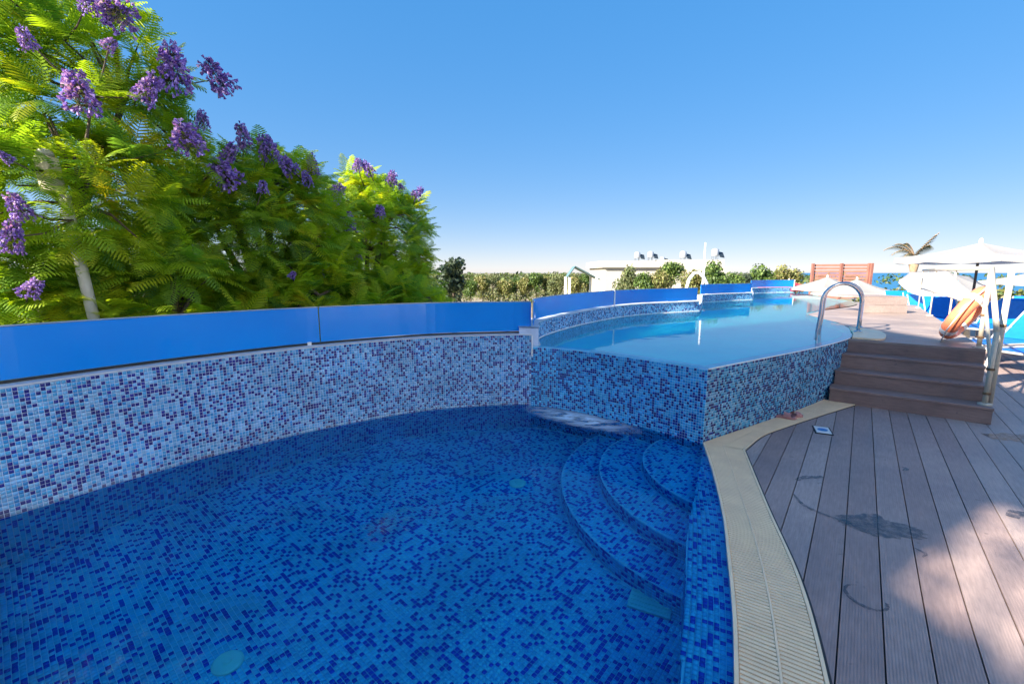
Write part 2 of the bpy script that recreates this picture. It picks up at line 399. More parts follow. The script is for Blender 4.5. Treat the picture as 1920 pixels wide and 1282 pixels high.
def wall_tiles(path, z0, z1, side):
    """tile centres on a vertical wall above polyline path; side=+1: pool lies left of the walking direction"""
    P, Lh = resample(path, PT); mid = (P[1:] + P[:-1]) / 2; T = P[1:] - P[:-1]; T /= np.linalg.norm(T, axis=1)[:, None]
    Nn = np.c_[-T[:, 1], T[:, 0], np.zeros(len(T))] * side; U = np.c_[T, np.zeros(len(T))]
    rows = int((z1 - z0) / PT); zz = z1 - PT * (np.arange(rows) + 0.5)
    C = np.concatenate([np.c_[mid, np.full(len(mid), z)] for z in zz])
    return C, np.tile(U, (rows, 1)), np.tile([0, 0, 1.0], (len(C), 1)), np.tile(Nn, (rows, 1))

def sheets(C, col):
    """mosaic comes in sheets of 13 x 13: each sheet a shade apart"""
    rows = len(np.unique(np.round(C[:, 2], 4))); cols = len(C) // rows; i = np.arange(len(C)); r_, c_ = i // cols, i % cols
    tab = RNG.uniform(0.88, 1.07, (rows // 13 + 2, cols // 13 + 2)); return np.clip(col * tab[r_ // 13, c_ // 13][:, None], 0, 1)
# ------------------------------------------------------------------ outlines (plan, metres)
FLOOR_Z = -0.60; WATER_Z = -0.012; UPPER_Z = 0.68; DECK_UP = 0.665
left_c = catmull([(-3.24, 2.48), (-3.07, 2.72), (-2.83, 3.09), (-2.49, 3.53), (-1.87, 4.16), (-0.95, 4.76), (-0.06, 4.98), (0.22, 4.98)], 14)
fall_c = catmull([(0.22, 4.98), (0.62, 4.80), (1.13, 4.38), (1.70, 3.78)], 14)
cop_in = catmull([(1.70, 3.78), (1.54, 3.24), (1.33, 2.62), (1.14, 2.15), (0.98, 1.77), (0.82, 1.43), (0.62, 1.02), (0.30, 0.55)], 12)
cop_out = catmull([(1.985, 3.61), (1.66, 2.69), (1.42, 1.98), (1.17, 1.43), (0.93, 0.98), (0.55, 0.38)], 14)
ledge_in = catmull([(1.60, 3.55), (1.30, 2.95), (1.02, 2.39), (0.84, 1.94), (0.62, 1.43), (0.42, 1.05), (0.15, 0.72)], 12)
near_wall = [(0.30, 0.55), (-0.2, 0.35), (-0.95, 0.42), (-2.33, 1.72), (-3.24, 2.48)]
right_c = catmull([(1.70, 3.78), (2.54, 4.33), (3.10, 4.70), (3.51, 4.99), (3.95, 5.32), (4.35, 5.67), (4.65, 6.05)], 12)
rim2 = catmull([(4.65, 6.05), (5.0, 6.55), (5.15, 6.82), (5.41, 7.33), (5.51, 7.69), (5.62, 8.07), (5.76, 8.53), (5.99, 9.05)], 8)
rim3 = catmull([(5.99, 9.05), (6.73, 9.75), (7.56, 10.40), (8.33, 11.0), (9.09, 11.76), (9.75, 12.72), (9.95, 13.23), (10.12, 13.9), (11.0, 16.3), (11.89, 18.83)], 8)
lobe1 = catmull([(0.30, 4.99), (0.40, 5.77), (1.22, 7.25), (2.39, 8.64), (4.03, 9.61)], 12)
lobe2 = catmull([(5.25, 12.35), (6.3, 13.08), (7.32, 13.62)], 10)
lobe3 = catmull([(9.55, 17.85), (10.7, 18.5), (11.89, 18.83)], 10)
xy = lambda path: [(p[0], p[1]) for p in path]
low_poly = xy(left_c)[:-1] + xy(fall_c)[:-1] + xy(cop_in)[:-1] + near_wall[:-1]
up_poly = xy(fall_c)[::-1][::-1][:-1] + xy(right_c)[:-1] + xy(rim2)[:-1] + xy(rim3)[:-1] + xy(lobe3)[::-1] + xy(lobe2)[::-1] + xy(lobe1)[::-1]

# ------------------------------------------------------------------ ground, sea
g = MB(); g.add([(70, -400, -3), (48, 25, -3), (66, 113, -3), (560, 1000, -3), (2600, 4200, -3), (-6000, 4200, -3), (-6000, -400, -3)], [tuple(range(7))])
tag(g.build('ground', M['ground']), kind='structure')
g = MB(); g.add([(-12000, -3000, -9), (14000, -3000, -9), (14000, 14000, -9), (-12000, 14000, -9)], [(0, 1, 2, 3)])
tag(g.build('sea', M['sea']), kind='structure')

# ------------------------------------------------------------------ lower pool
pool = empty('swimming_pool', (0, 0, 0), 'lower blue mosaic pool with a curved rim in the foreground', 'pool')
# left wall body: face at left_c (pool lies to the right of walking direction)
def wall_body(path, z0, z1, thick, side, name, m, parent):
    A = xy(path); B = [tuple(p) for p in offset(path, -side * thick)]
    b = MB(); n = len(A)
    b.strip([(p[0], p[1], z0) for p in A], [(p[0], p[1], z1) for p in A])
    b.strip([(p[0], p[1], z1) for p in A], [(p[0], p[1], z1) for p in B])
    b.strip([(p[0], p[1], z1) for p in B], [(p[0], p[1], z0) for p in B])
    for i in (0, n - 1):
        b.add([(A[i][0], A[i][1], z0), (A[i][0], A[i][1], z1), (B[i][0], B[i][1], z1), (B[i][0], B[i][1], z0)], [(0, 1, 2, 3)])
    return b.build(name, m, parent)
left_wall = wall_body(left_c, -3.0, 0.80, 0.34, -1, 'curved_wall', M['grout'], pool)
fall_wall = wall_body(fall_c, FLOOR_Z - 0.1, UPPER_Z - 0.012, 0.12, -1, 'overflow_wall', M['grout_deep'], pool)
b = MB(); nwc = near_wall; b.strip([(p[0], p[1], FLOOR_Z - .1) for p in nwc], [(p[0], p[1], -0.002) for p in nwc]); near_w = b.build('near_wall', M['grout_deep'], pool)
fl = MB(); fl.add([(p[0], p[1], FLOOR_Z) for p in [(-3.6, 2.2), (-3.0, 3.4), (-1.9, 4.4), (-0.8, 5.1), (0.4, 5.2), (1.3, 4.6), (2.0, 3.8), (1.7, 3.0), (1.2, 1.6), (0.5, 0.3), (-1.1, 0.2)]], [tuple(range(11))])
floor = fl.build('floor', M['grout_deep'], pool)
# ledge just under the water along the coping, with its drop to the floor
ci, _ = resample(cop_in, n=80); li, _ = resample(ledge_in, n=80)
b = MB(); b.strip([(p[0], p[1], -0.045) for p in ci], [(p[0], p[1], -0.05) for p in li]); b.strip([(p[0], p[1], -0.05) for p in li], [(p[0], p[1], FLOOR_Z - .05) for p in li])
b.strip([(p[0], p[1], -0.045) for p in ci], [(p[0], p[1], 0.0) for p in ci])
ledge = b.build('ledge', M['grout_deep'], pool)
# corner steps
SC = np.array([1.93, 3.40]); steps_def = [(1.52, -0.44), (1.20, -0.29), (0.84, -0.145)]
step_shapes = []
clip_poly = np.array(low_poly)
def arc(r, a0=R(95), a1=R(285), n=60): return [(SC[0] + r * math.cos(a), SC[1] + r * math.sin(a)) for a in np.linspace(a0, a1, n)]
under_steps = []
for r_, z_ in steps_def:
    A = arc(r_); b = MB(); b.add([(p[0], p[1], z_) for p in A], [tuple(range(len(A)))]); b.strip([(p[0], p[1], z_) for p in A], [(p[0], p[1], FLOOR_Z - .02) for p in A])
    under_steps.append(b.build('pool_step', M['grout_deep'], pool))
# tiles -------------------------------------------------------------
sets = []          # (C,U,V,N,col,material key, owner)

C, U, V, Nn = wall_tiles(fall_c, FLOOR_Z, UPPER_Z - 0.015, -1); sets.append((C, U, V, Nn, sheets(C, tile_colors(len(C), 0.34)) * np.array([0.30, 0.95, 1.05]), 'tile_wet', fall_wall))
C, U, V, Nn = wall_tiles(near_wall, FLOOR_Z, -0.01, -1); sets.append((C, U, V, Nn, tile_colors(len(C), 0.33) * np.array([0.6, 0.9, 1.0]), 'tile', near_w))
ang = R(49.5); ax = np.array([math.cos(ang), math.sin(ang)]); ay = np.array([-ax[1], ax[0]])
gi, gj = np.meshgrid(np.arange(-260, 260), np.arange(-260, 260)); G = (gi.reshape(-1, 1) * ax + gj.reshape(-1, 1) * ay) * PT + np.array([-0.5, 3.0])
ledge_poly = xy(ledge_in) + near_wall[1:-1] + xy(left_c)[:-1] + xy(fall_c)
inside = inpoly(G, ledge_poly); near_edge = dist_poly(G, low_poly)
keep = inside & (near_edge > 0.014) & (np.linalg.norm(G - SC, axis=1) > steps_def[0][0] + 0.014)
P = G[keep]; n = len(P); o3 = np.ones((n, 1))
def flat(P, z): n = len(P); return np.c_[P, np.full(n, z)], np.tile([*ax, 0], (n, 1)), np.tile([*ay, 0], (n, 1)), np.tile([0, 0, 1.0], (n, 1))
FTINT = np.array([0.55, 0.85, 1.0])
def floor_cols(n):
    c = np.where(RNG.random((n, 1)) < 0.31, np.array([[0.015, 0.06, 0.62]]), np.where(RNG.random((n, 1)) < 0.3, np.array([[0.12, 0.60, 0.95]]), np.array([[0.18, 0.68, 1.0]])))
    return c * RNG.uniform(0.88, 1.1, (n, 1))
Cw, Uw, Vw, Nw = wall_tiles(left_c, FLOOR_Z, 0.797, -1); cw = sheets(Cw, tile_colors(len(Cw), 0.30)); low = Cw[:, 2] < -0.01; cw[low] = floor_cols(low.sum())
scale = np.exp(-np.clip(Cw[:, 2] + 0.01, 0, 9) / 0.035)[:, None] * (~low)[:, None] * RNG.uniform(0.3, 1, (len(Cw), 1)); cw = cw * (1 - 0.45 * scale) + np.array([0.42, 0.44, 0.36]) * 0.45 * scale   # lime scale at the waterline
sets.append((Cw, Uw, Vw, Nw, cw, 'tile', left_wall))
fc = floor_cols(n); ij = np.floor(np.c_[(P @ ax), (P @ ay)] / (PT * 13)).astype(int) + 60; fc *= RNG.uniform(0.88, 1.06, (130, 130))[ij[:, 0], ij[:, 1]][:, None]
C, U, V, Nn = flat(P, FLOOR_Z); sets.append((C, U, V, Nn, np.clip(fc, 0, 1), 'tile', floor))
for k, (r_, z_) in enumerate(steps_def):
    d = np.linalg.norm(G - SC, axis=1); inner = steps_def[k + 1][0] if k + 1 < 3 else 0.0
    kp = inside & (near_edge > 0.014) & (d < r_ - 0.014) & (d > inner + 0.014)
    C, U, V, Nn = flat(G[kp], z_); sets.append((C, U, V, Nn, floor_cols(len(C)), 'tile', under_steps[k]))
    zb = FLOOR_Z if k == 0 else steps_def[k - 1][1]
    C, U, V, Nn = wall_tiles(arc(r_), zb, z_ - 0.003, -1)
    kp = inpoly(C[:, :2], ledge_poly); sets.append((C[kp], U[kp], V[kp], Nn[kp], floor_cols(kp.sum()), 'tile', under_steps[k]))
# ledge tiles: rows along the edge
Lc, Ll = resample(cop_in, PT); 
CC = []; UU = []; VV = []
for row in range(12):
    off = offset([tuple(p) for p in Lc], -PT * (row + 0.5)); T = np.gradient(off, axis=0); T /= np.linalg.norm(T, axis=1)[:, None]
    ok = ~inpoly(off, ledge_poly) & inpoly(off, low_poly)
    w = np.interp(np.linspace(0, 1, len(off)), [0, 1], [0, 1])
    CC.append(np.c_[off[ok], np.full(ok.sum(), -0.0465)]); UU.append(np.c_[T[ok], np.zeros(ok.sum())]); VV.append(np.c_[-T[ok][:, 1], T[ok][:, 0], np.zeros(ok.sum())])
C = np.concatenate(CC); U = np.concatenate(UU); V = np.concatenate(VV); sets.append((C, U, V, np.tile([0, 0, 1.0], (len(C), 1)), floor_cols(len(C)), 'tile', ledge))
C, U, V, Nn = wall_tiles(ledge_in, FLOOR_Z, -0.053, -1); sets.append((C, U, V, Nn, floor_cols(len(C)), 'tile', ledge))
# 300 tiles that show largest become objects of their own
score = []
for si, s in enumerate(sets):
    u, v, zc = proj(s[0]); d = np.linalg.norm(s[0] - np.array([0, 0, CAMZ]), axis=1)
    cosv = np.abs(((np.array([0, 0, CAMZ]) - s[0]) * s[3]).sum(1)) / d
    a = cosv / zc ** 2; a[(u < 6) | (u > 1915) | (v < 0) | (v > 1270) | (zc < 0.2)] = 0
    if s[6] is near_w: a *= 0
    score.append(a)
cut = np.sort(np.concatenate(score))[-300]
proto = {}
def tile_proto(c, mk):
    key = (tuple(np.round(c, 1)), mk)
    if key not in proto:
        me = tiles_mesh('mosaic_tile', [[0, 0, 0]], [[1, 0, 0]], [[0, 1, 0]], [[0, 0, 1]], [c]); me.materials.append(M[mk]); proto[key] = me
    return proto[key]
for (C, U, V, Nn, col, mk, owner), a in zip(sets, score):
    big = a >= cut; rest = ~big
    me = tiles_mesh('mosaic_field', C[rest], U[rest], V[rest], Nn[rest], col[rest]); me.materials.append(M[mk])
    o = link('mosaic_field', me, None, owner); o['kind'] = 'stuff'
    for i in np.nonzero(big)[0]:
        o = bpy.data.objects.new('mosaic_tile', tile_proto(col[i], mk)); COL.objects.link(o); o.parent = owner
        o.matrix_local = Matrix(((U[i][0], V[i][0], Nn[i][0], C[i][0]), (U[i][1], V[i][1], Nn[i][1], C[i][1]), (U[i][2], V[i][2], Nn[i][2], C[i][2]), (0, 0, 0, 1)))
# drains
def disc(name, c, r, m, parent):
    b = MB(); b.lathe([(r, 0), (r, 0.012), (r * 0.85, 0.02), (r * 0.3, 0.022), (r * 0.25, 0.03)], c, 20); return b.build(name, m, parent)
disc('floor_inlet', (0.047, 3.693, FLOOR_Z + 0.003), 0.075, M['skim'], pool)
disc('floor_inlet', (-1.409, 1.937, FLOOR_Z + 0.003), 0.07, M['skim'], pool)
gc = Vector((0.83, 2.38, FLOOR_Z)); grt = MB().box(gc + Vector((0, 0, .01)), (0.24, 0.26, 0.02), R(-26)).build('floor_drain', M['skim'], pool, bevel=0.006)
for k in range(7):
    q = gc + Matrix.Rotation(R(-26), 3, 'Z') @ Vector((0, -0.10 + k * 0.033, 0.024)); MB().box(q, (0.21, 0.014, 0.008), R(-26)).build('grate_bar', M['skim'], grt)
# capping on the left wall, panels above it
cap_o = offset(left_c, 0.13); b = MB()
lc = xy(left_c); lci = [tuple(p) for p in offset(left_c, -0.008)]
b.strip([(p[0], p[1], 0.801) for p in lci], [(p[0], p[1], 0.812) for p in lci]); b.strip([(p[0], p[1], 0.812) for p in lci], [(p[0], p[1], 0.812) for p in cap_o])
b.build('wall_capping', M['stone'], pool)
b = MB().tube([(0.225, 4.972, 0.56), (0.225, 4.972, 0.80)], 0.012, 6); b.build('corner_trim', M['white'], pool)

def screen(name, path, back, z0, z1, splits, label, posts=False, channel=True):
    """blue panel screen standing on a wall top; splits = fractions where panels meet"""
    P = offset(path, back); Lp = len(P); loc = (P[Lp // 2][0], P[Lp // 2][1], z0)
    e = empty(name, loc, label, 'screen'); d = np.r_[0, np.cumsum(np.hypot(*np.diff(P, axis=0).T))]; d /= d[-1]
    fr = [0] + splits + [1]
    for a, c in zip(fr[:-1], fr[1:]):
        t = np.linspace(a + 0.0012, c - 0.0012, 24); Q = np.c_[np.interp(t, d, P[:, 0]), np.interp(t, d, P[:, 1])]; Q2 = offset(Q, 0.012)
        b = MB(); A0 = [(p[0], p[1], z0 + 0.02) for p in Q]; A1 = [(p[0], p[1], z1) for p in Q]; B0 = [(p[0], p[1], z0 + 0.02) for p in Q2]; B1 = [(p[0], p[1], z1) for p in Q2]
        b.strip(A0, A1); b.strip(A1, B1); b.strip(B1, B0); b.strip(B0, A0)
        for i in (0, -1): b.add([A0[i], A1[i], B1[i], B0[i]], [(0, 1, 2, 3)])
        pn = b.build('panel', M['panel'], e)
        tb = MB().tube([(p[0], p[1], z1 + 0.004) for p in (Q + Q2) / 2], 0.0085, 6); tb.build('top_trim', M['alu'], pn)
        if posts:
            for i in ((0,) if a > 0 else ()) + ((-1,) if c == 1 and z1 > 1.18 else ()): MB().box(((Q[i][0] + Q2[i][0]) / 2, (Q[i][1] + Q2[i][1]) / 2, (z0 + z1) / 2), (0.035, 0.035, z1 - z0 + 0.02), 0.8).build('post', M['white'], e)
        else:
            for f_ in (0.985,):
                i = int(f_ * 23); MB().box((Q[i][0], Q[i][1], z0 + 0.012), (0.035, 0.03, 0.03), 0.6).build('clip', M['white'], e)
    if channel:
        c1 = offset(P, -0.012); c2 = offset(P, 0.024); b = MB()
        b.strip([(p[0], p[1], z0 + 0.014) for p in c1], [(p[0], p[1], z0 + 0.014) for p in c2]); b.strip([(p[0], p[1], z0) for p in c1], [(p[0], p[1], z0 + 0.014) for p in c1])
        b.build('channel', M['black'], e)
    return e
screen('panel_screen', left_c, 0.10, 0.814, 1.165, [0.50], 'long curved blue panel screen on the wall in front of the jacaranda trees')

# terrace and parapet beyond the left end of the pool
tag(MB().prism([(-0.3, -0.02), (-0.3, 0.30), (-0.97, 0.37), (-2.36, 1.68), (-3.26, 2.44), (-3.62, 2.30), (-4.1, 1.2), (-4.35, -0.5), (-4.35, -6), (-1.32, -6), (-1.32, -0.02)], -3, -0.004).build('side_terrace', M['stone']), kind='structure')
par_c = catmull([(-4.05, -5.9), (-4.1, -3.0), (-4.05, -0.5), (-3.8, 1.2), (-3.42, 2.20), (-3.262, 2.445)], 8)
pw = empty('parapet_wall', (-4.1, -1, -0.004), 'low mosaic coloured parapet wall left of the pool, outside the picture', 'wall')
A_ = xy(par_c); B_ = [tuple(p) for p in offset(par_c, 0.30)]; b = MB()
b.strip([(*p, -0.2) for p in A_], [(*p, 0.80) for p in A_]); b.strip([(*p, 0.80) for p in A_], [(*p, 0.80) for p in B_]); b.strip([(*p, 0.80) for p in B_], [(*p, -3) for p in B_]); b.build('body', M['mosaic_far'], pw)
screen('panel_screen', par_c, 0.10, 0.802, 1.165, [0.33, 0.66], 'blue panel screen on the parapet left of the picture')
# ------------------------------------------------------------------ coping grating
cop = empty('grating_coping', (1.5, 2.5, 0), 'cream slatted overflow grating curving along the pool rim', 'coping')
A1_, _ = resample(cop_in, n=90); A2_, _ = resample(cop_out, n=90)
B_in = catmull([(1.70, 3.785), (2.33, 4.19), (2.85, 4.53), (3.40, 4.905), (3.70, 5.13)], 10); B_out = catmull([(1.985, 3.61), (2.33, 3.95), (2.73, 4.215), (3.30, 4.56), (3.93, 4.93)], 10)
B1_, _ = resample(B_in, n=70); B2_, _ = resample(B_out, n=70)
for I, O in ((A1_, A2_), (B1_, B2_)):
    b = MB(); top = -0.012
    b.strip([(*p, top) for p in I], [(*p, top) for p in O]); b.strip([(*p, top) for p in O], [(*p, -0.12) for p in O]); b.build('channel_bed', M['cream_dk'], cop)
def rail_strip(a, bb, name):
    b = MB(); z1 = 0.010
    b.strip([(*p, z1) for p in a], [(*p, z1) for p in bb]); b.strip([(*p, -0.03) for p in a], [(*p, z1) for p in a]); b.strip([(*p, z1) for p in bb], [(*p, -0.03) for p in bb]); b.build(name, M['cream'], cop)
for I, O in ((A1_, A2_), (B1_, B2_)):
    rail_strip(I, I + (O - I) * 0.05, 'edge_strip'); rail_strip(I + (O - I) * 0.955, O, 'edge_strip'); rail_strip(I + (O - I) * 0.485, I + (O - I) * 0.515, 'centre_strip')
slats = []
for I, O, sd in ((cop_in, cop_out, 0), (B_in, B_out, 1)):
    mid = (np.array(resample(I, n=200)[0]) + np.array(resample(O, n=200)[0])) / 2; Ln = np.hypot(*np.diff(mid, axis=0).T).sum(); n = int(Ln / 0.0225)
    Ii, Oo = resample(I, n=n)[0], resample(O, n=n)[0]
    for i in range(n):
        for f0, f1 in ((0.06, 0.48), (0.52, 0.945)):
            p, q = Ii[i] + (Oo[i] - Ii[i]) * f0, Ii[i] + (Oo[i] - Ii[i]) * f1; slats.append((p, q))
sl_me = bpy.data.meshes.new('slat'); tmp = MB().box((0, 0, 0), (1, 1, 1)); sl_me.from_pydata(tmp.v, [], tmp.f); sl_me.materials.append(M['cream'])
def vis_d(s):
    c = (s[0] + s[1]) / 2; u, v, z = proj(np.array([c[0], c[1], 0.0])); return math.hypot(*c) + (100 if (v > 1290 or z < 0.3) else 0)
slats.sort(key=vis_d)
rest = MB()
for k, (p, q) in enumerate(slats):
    c = (p + q) / 2; L_ = np.linalg.norm(q - p); a = math.atan2(q[1] - p[1], q[0] - p[0])
    if k < 300:
        o = bpy.data.objects.new('slat', sl_me); COL.objects.link(o); o.parent = cop
        o.location = (c[0] - 1.5, c[1] - 2.5, -0.001); o.rotation_euler = (0, 0, a); o.scale = (L_, 0.0145, 0.022)
    else: rest.box((c[0], c[1], -0.001), (L_, 0.0145, 0.022), a)
tag(rest.build('slat_row', M['cream'], cop), kind='stuff')
b = MB(); O2 = offset([tuple(p) for p in A2_], -0.0); 
oo = np.concatenate([A2_[::-1], B2_[1:]]); b.tube([(p[0] + 0.006, p[1] - 0.004, -0.004) for p in oo], 0.008, 6); b.build('edge_seal', M['black'], cop)

# ------------------------------------------------------------------ water sheets
def sheet(name, poly, z, m, kind='structure'):
    b = MB(); p = poly if area2(poly) > 0 else poly[::-1]; b.add([(q[0], q[1], z) for q in p], [tuple(range(len(p)))]); return tag(b.build(name, m), kind=kind)
sheet('pool_water', xy(offset(left_c, 0.01))[:-1] + xy(offset(fall_c, 0.01))[:-1] + xy(offset(cop_in, 0.012))[:-1] + near_wall[1:-1], WATER_Z, M['water_low'])
sheet('upper_pool_water', up_poly, UPPER_Z, M['water_up'])

# ------------------------------------------------------------------ upper pool
up = empty('upper_pool', (3, 8, 0), 'raised winding infinity pool spilling over a mosaic wall', 'pool')
b = MB(); p_ = up_poly if area2(up_poly) > 0 else up_poly[::-1]; b.add([(q[0], q[1], 0.05) for q in p_], [tuple(range(len(p_)))]); b.build('pool_floor', M['basin'], up)
rw = wall_body(right_c, -0.2, UPPER_Z - 0.010, 0.10, -1, 'side_wall', M['grout'], up)
C, U, V, Nn = wall_tiles(right_c, -0.02, UPPER_Z - 0.012, -1)
me = tiles_mesh('mosaic_field', C - np.array([3, 8, 0]), U, V, Nn, sheets(C, tile_colors(len(C), 0.36)) * np.array([0.95, 0.88, 0.82])); me.materials.append(M['tile']); o = link('mosaic_field', me, None, rw); o['kind'] = 'stuff'
b = MB().tube([(p[0], p[1], UPPER_Z - 0.006) for p in offset(right_c, -0.004)], 0.006, 6); b.build('rim_trim', M['white'], up)
b = MB()
b.strip([(p[0], p[1], -0.5) for p in list(xy(right_c)) + xy(rim2)[1:] + xy(rim3)[1:]], [(p[0], p[1], UPPER_Z - .02) for p in list(xy(right_c)) + xy(rim2)[1:] + xy(rim3)[1:]])
b.build('basin_side', M['basin'], up)
conn1 = [(4.03, 9.61), (4.5, 10.6), (5.25, 12.35)]; conn2 = [(7.32, 13.62), (8.3, 15.4), (9.55, 17.85)]
for i, (pth, zt) in enumerate(((lobe1, 0.88), (lobe2, 0.88), (lobe3, 0.88), (conn1, 0.80), (conn2, 0.80))):
    if len(pth) < 8: pth = catmull(pth, 10)
    w = wall_body(pth, -3.0, zt, 0.22, -1, 'mosaic_wall', M['grout'], up)
    C, U, V, Nn = wall_tiles(pth, UPPER_Z - 0.10, zt - 0.002, -1)
    me = tiles_mesh('mosaic_field', C - np.array([3, 8, 0]), U, V, Nn, tile_colors(len(C), 0.26) * np.array([1.25, 1.05, 1.0])); me.materials.append(M['tile']); o = link('mosaic_field', me, None, w); o['kind'] = 'stuff'
    b = MB(); a_ = offset(pth, -0.01); c_ = offset(pth, 0.23)
    b.strip([(*p, zt + 0.001) for p in a_], [(*p, zt + 0.012) for p in a_]); b.strip([(*p, zt + 0.012) for p in a_], [(*p, zt + 0.012) for p in c_]); b.build('wall_capping', M['stone'], up)
    b = MB().tube([(p[0], p[1], UPPER_Z + 0.004) for p in offset(pth, -0.012)], 0.009, 6); b.build('waterline_trim', M['white'], up)
screen('panel_screen', lobe1, 0.05, 0.893, 1.17, [0.585], 'curved blue panel screen with white post on the first lobe of the raised pool', posts=True, channel=False)
screen('panel_screen', lobe2, 0.05, 0.893, 1.17, [], 'short blue panel screen on the second lobe of the raised pool', posts=True, channel=False)
screen('panel_screen', lobe3, 0.05, 0.893, 1.19, [], 'farthest blue panel screen at the end of the raised pool', posts=True, channel=False)

# ------------------------------------------------------------------ lower deck
fl_ = Vector((3.72, 5.08, 0)); fr_ = Vector((4.79, 4.28, 0)); SW = (fr_ - fl_).dot(R_DIR)
def rail_pt(s, off=0.0, z=0.0): p = fr_ + E_DIR * s - R_DIR * off; return Vector((p.x, p.y, z))
deck_poly = [tuple(p) for p in A2_[::-1]] + [tuple(p) for p in B2_[1:]] + [(3.95, 4.95), (fr_.x - 0.02, fr_.y - 0.02)] + [tuple(rail_pt(14)[:2]), (24, 16), (24, 2), (10, -6), (0.0, -6), (-1.3, 0.0), (-0.3, 0.0)]
deck = tag(MB().prism([(p[0], p[1]) for p in deck_poly], -3.0, -0.03).build('deck_base', M['black']), kind='structure')
deck.name = 'deck'
pitch = 0.1502; gap = 0.006; r0 = Vector((1.191, 1.43, 0)).dot(R_DIR)
slice_strips(deck_poly, R_DIR.x, R_DIR.y, [(r0 + k * pitch + gap / 2, r0 + (k + 1) * pitch - gap / 2) for k in range(-28, 96)], M['deck'], deck, -0.024, 0.0)

# ------------------------------------------------------------------ stairs and upper deck
st = empty('stairs', tuple((fl_ + fr_) / 2), 'four brown boarded steps up beside the raised pool', 'stairs')
TR = [0, 0.245, 0.49, 0.735]
for k in range(4):
    s0 = TR[k]; s1 = TR[k + 1] if k < 3 else 1.0; z = 0.17 * (k + 1) - (0.015 if k == 3 else 0)
    left = -0.02 if k == 0 else -0.05
    Lw = 0.0
    def q(s, r): p = fl_ + E_DIR * s + R_DIR * r; return (p.x, p.y)
    # the left ends step back with the curving pool wall
    l = [0.01, 0.035, 0.06, 0.05][k]
    rt = SW - 0.012 * k
    MB().prism([q(s0 + 0.012, l), q(s0 + 0.012, rt), q(s0 + 0.034, rt), q(s0 + 0.034, l)], 0.17 * k - (0.0 if k else 0.0) + 0.001, z - 0.028).build('riser', M['step'], st)
    if k < 3: MB().prism([q(s0, l - 0.006), q(s0, rt + 0.006), q((s0 + s1) / 2 - 0.002 + 0.01, rt + 0.006), q((s0 + s1) / 2 - 0.002 + 0.01, l - 0.006)], z - 0.027, z).build('tread_board', M['step'], st, bevel=0.004)
    if k < 3: MB().prism([q((s0 + s1) / 2 + 0.013, l - 0.006), q((s0 + s1) / 2 + 0.013, rt + 0.006), q(s1 + 0.02, rt + 0.006), q(s1 + 0.02, l - 0.006)], z - 0.027, z - 0.0005).build('tread_board', M['step'], st, bevel=0.004)
    MB().prism([q(s0 + 0.036, rt - 0.03), q(s0 + 0.036, rt - 0.002), q(s1 + 0.03, rt - 0.002), q(s1 + 0.03, rt - 0.03)], 0.002, z - 0.03).build('side_board', M['step'], st)
def q(s, r): p = fl_ + E_DIR * s + R_DIR * r; return (p.x, p.y)
updeck_poly = [q(0.735, SW), tuple(rail_pt(9.2)[:2]), (9.85, 13.0)] + xy(offset(rim3, -0.012))[::-1][24:] + xy(offset(rim2, -0.012))[::-1] + [(4.37, 5.65), q(0.735, 0.03)]
updeck = tag(MB().prism(updeck_poly, -0.4, DECK_UP - 0.03).build('upper_deck', M['step']), kind='structure')
c_lo, c_hi = 0, 13; e0 = Vector(q(0.735, 0) + (0,)).dot(E_DIR)
slice_strips(updeck_poly, E_DIR.x, E_DIR.y, [(e0 + k * 0.15 - (0.0 if k == 0 else -0.003), e0 + (k + 1) * 0.15 - 0.003) for k in range(72)], M['deck_up'], updeck, DECK_UP - 0.026, DECK_UP)
# cream ladder pad
pad = catmull([(4.34, 5.62), (4.56, 5.46), (4.80, 5.66), (5.06, 6.0), (5.22, 6.36), (5.14, 6.72)], 8)
MB().prism([(p.x, p.y) for p in pad] + [(5.06, 6.64), (4.86, 6.33), (4.66, 6.03)], DECK_UP + 0.003, DECK_UP + 0.024).build('ladder_pad', M['cream']); tag(bpy.data.objects['ladder_pad'], 'cream stone pad at the top of the steps under the pool grab rails', 'paving')
# timber bench/planter platform
pf = empty('timber_platform', (7.6, 9.4, DECK_UP), 'raised brown timber platform at the far end of the upper deck', 'platform')
pc = at(1656, 587, DECK_UP) ; base = Vector((7.25, 9.25, 0)); ux = Vector((0.93, -0.05, 0)).normalized()
for k in range(2):
    w = 0.92; z0 = DECK_UP + 0.004 + k * 0.165
    MB().box(base + ux * 0.45 + Vector((0, 0.012 * k, z0 + 0.08)), (w, 0.03, 0.158), math.atan2(ux.y, ux.x)).build('face_board', M['deck_up'], pf)
for k in range(5):
    MB().box(base + ux * 0.45 + Vector((0.02, 0.16 + k * 0.15, DECK_UP + 0.335)), (w + 0.02, 0.142, 0.026), math.atan2(ux.y, ux.x)).build('top_board', M['deck_up'], pf)
MB().box(base + ux * 0.9 + Vector((0.0, 0.4, DECK_UP + 0.16)), (0.03, 0.75, 0.31), 0).build('end_board', M['deck_up'], pf)

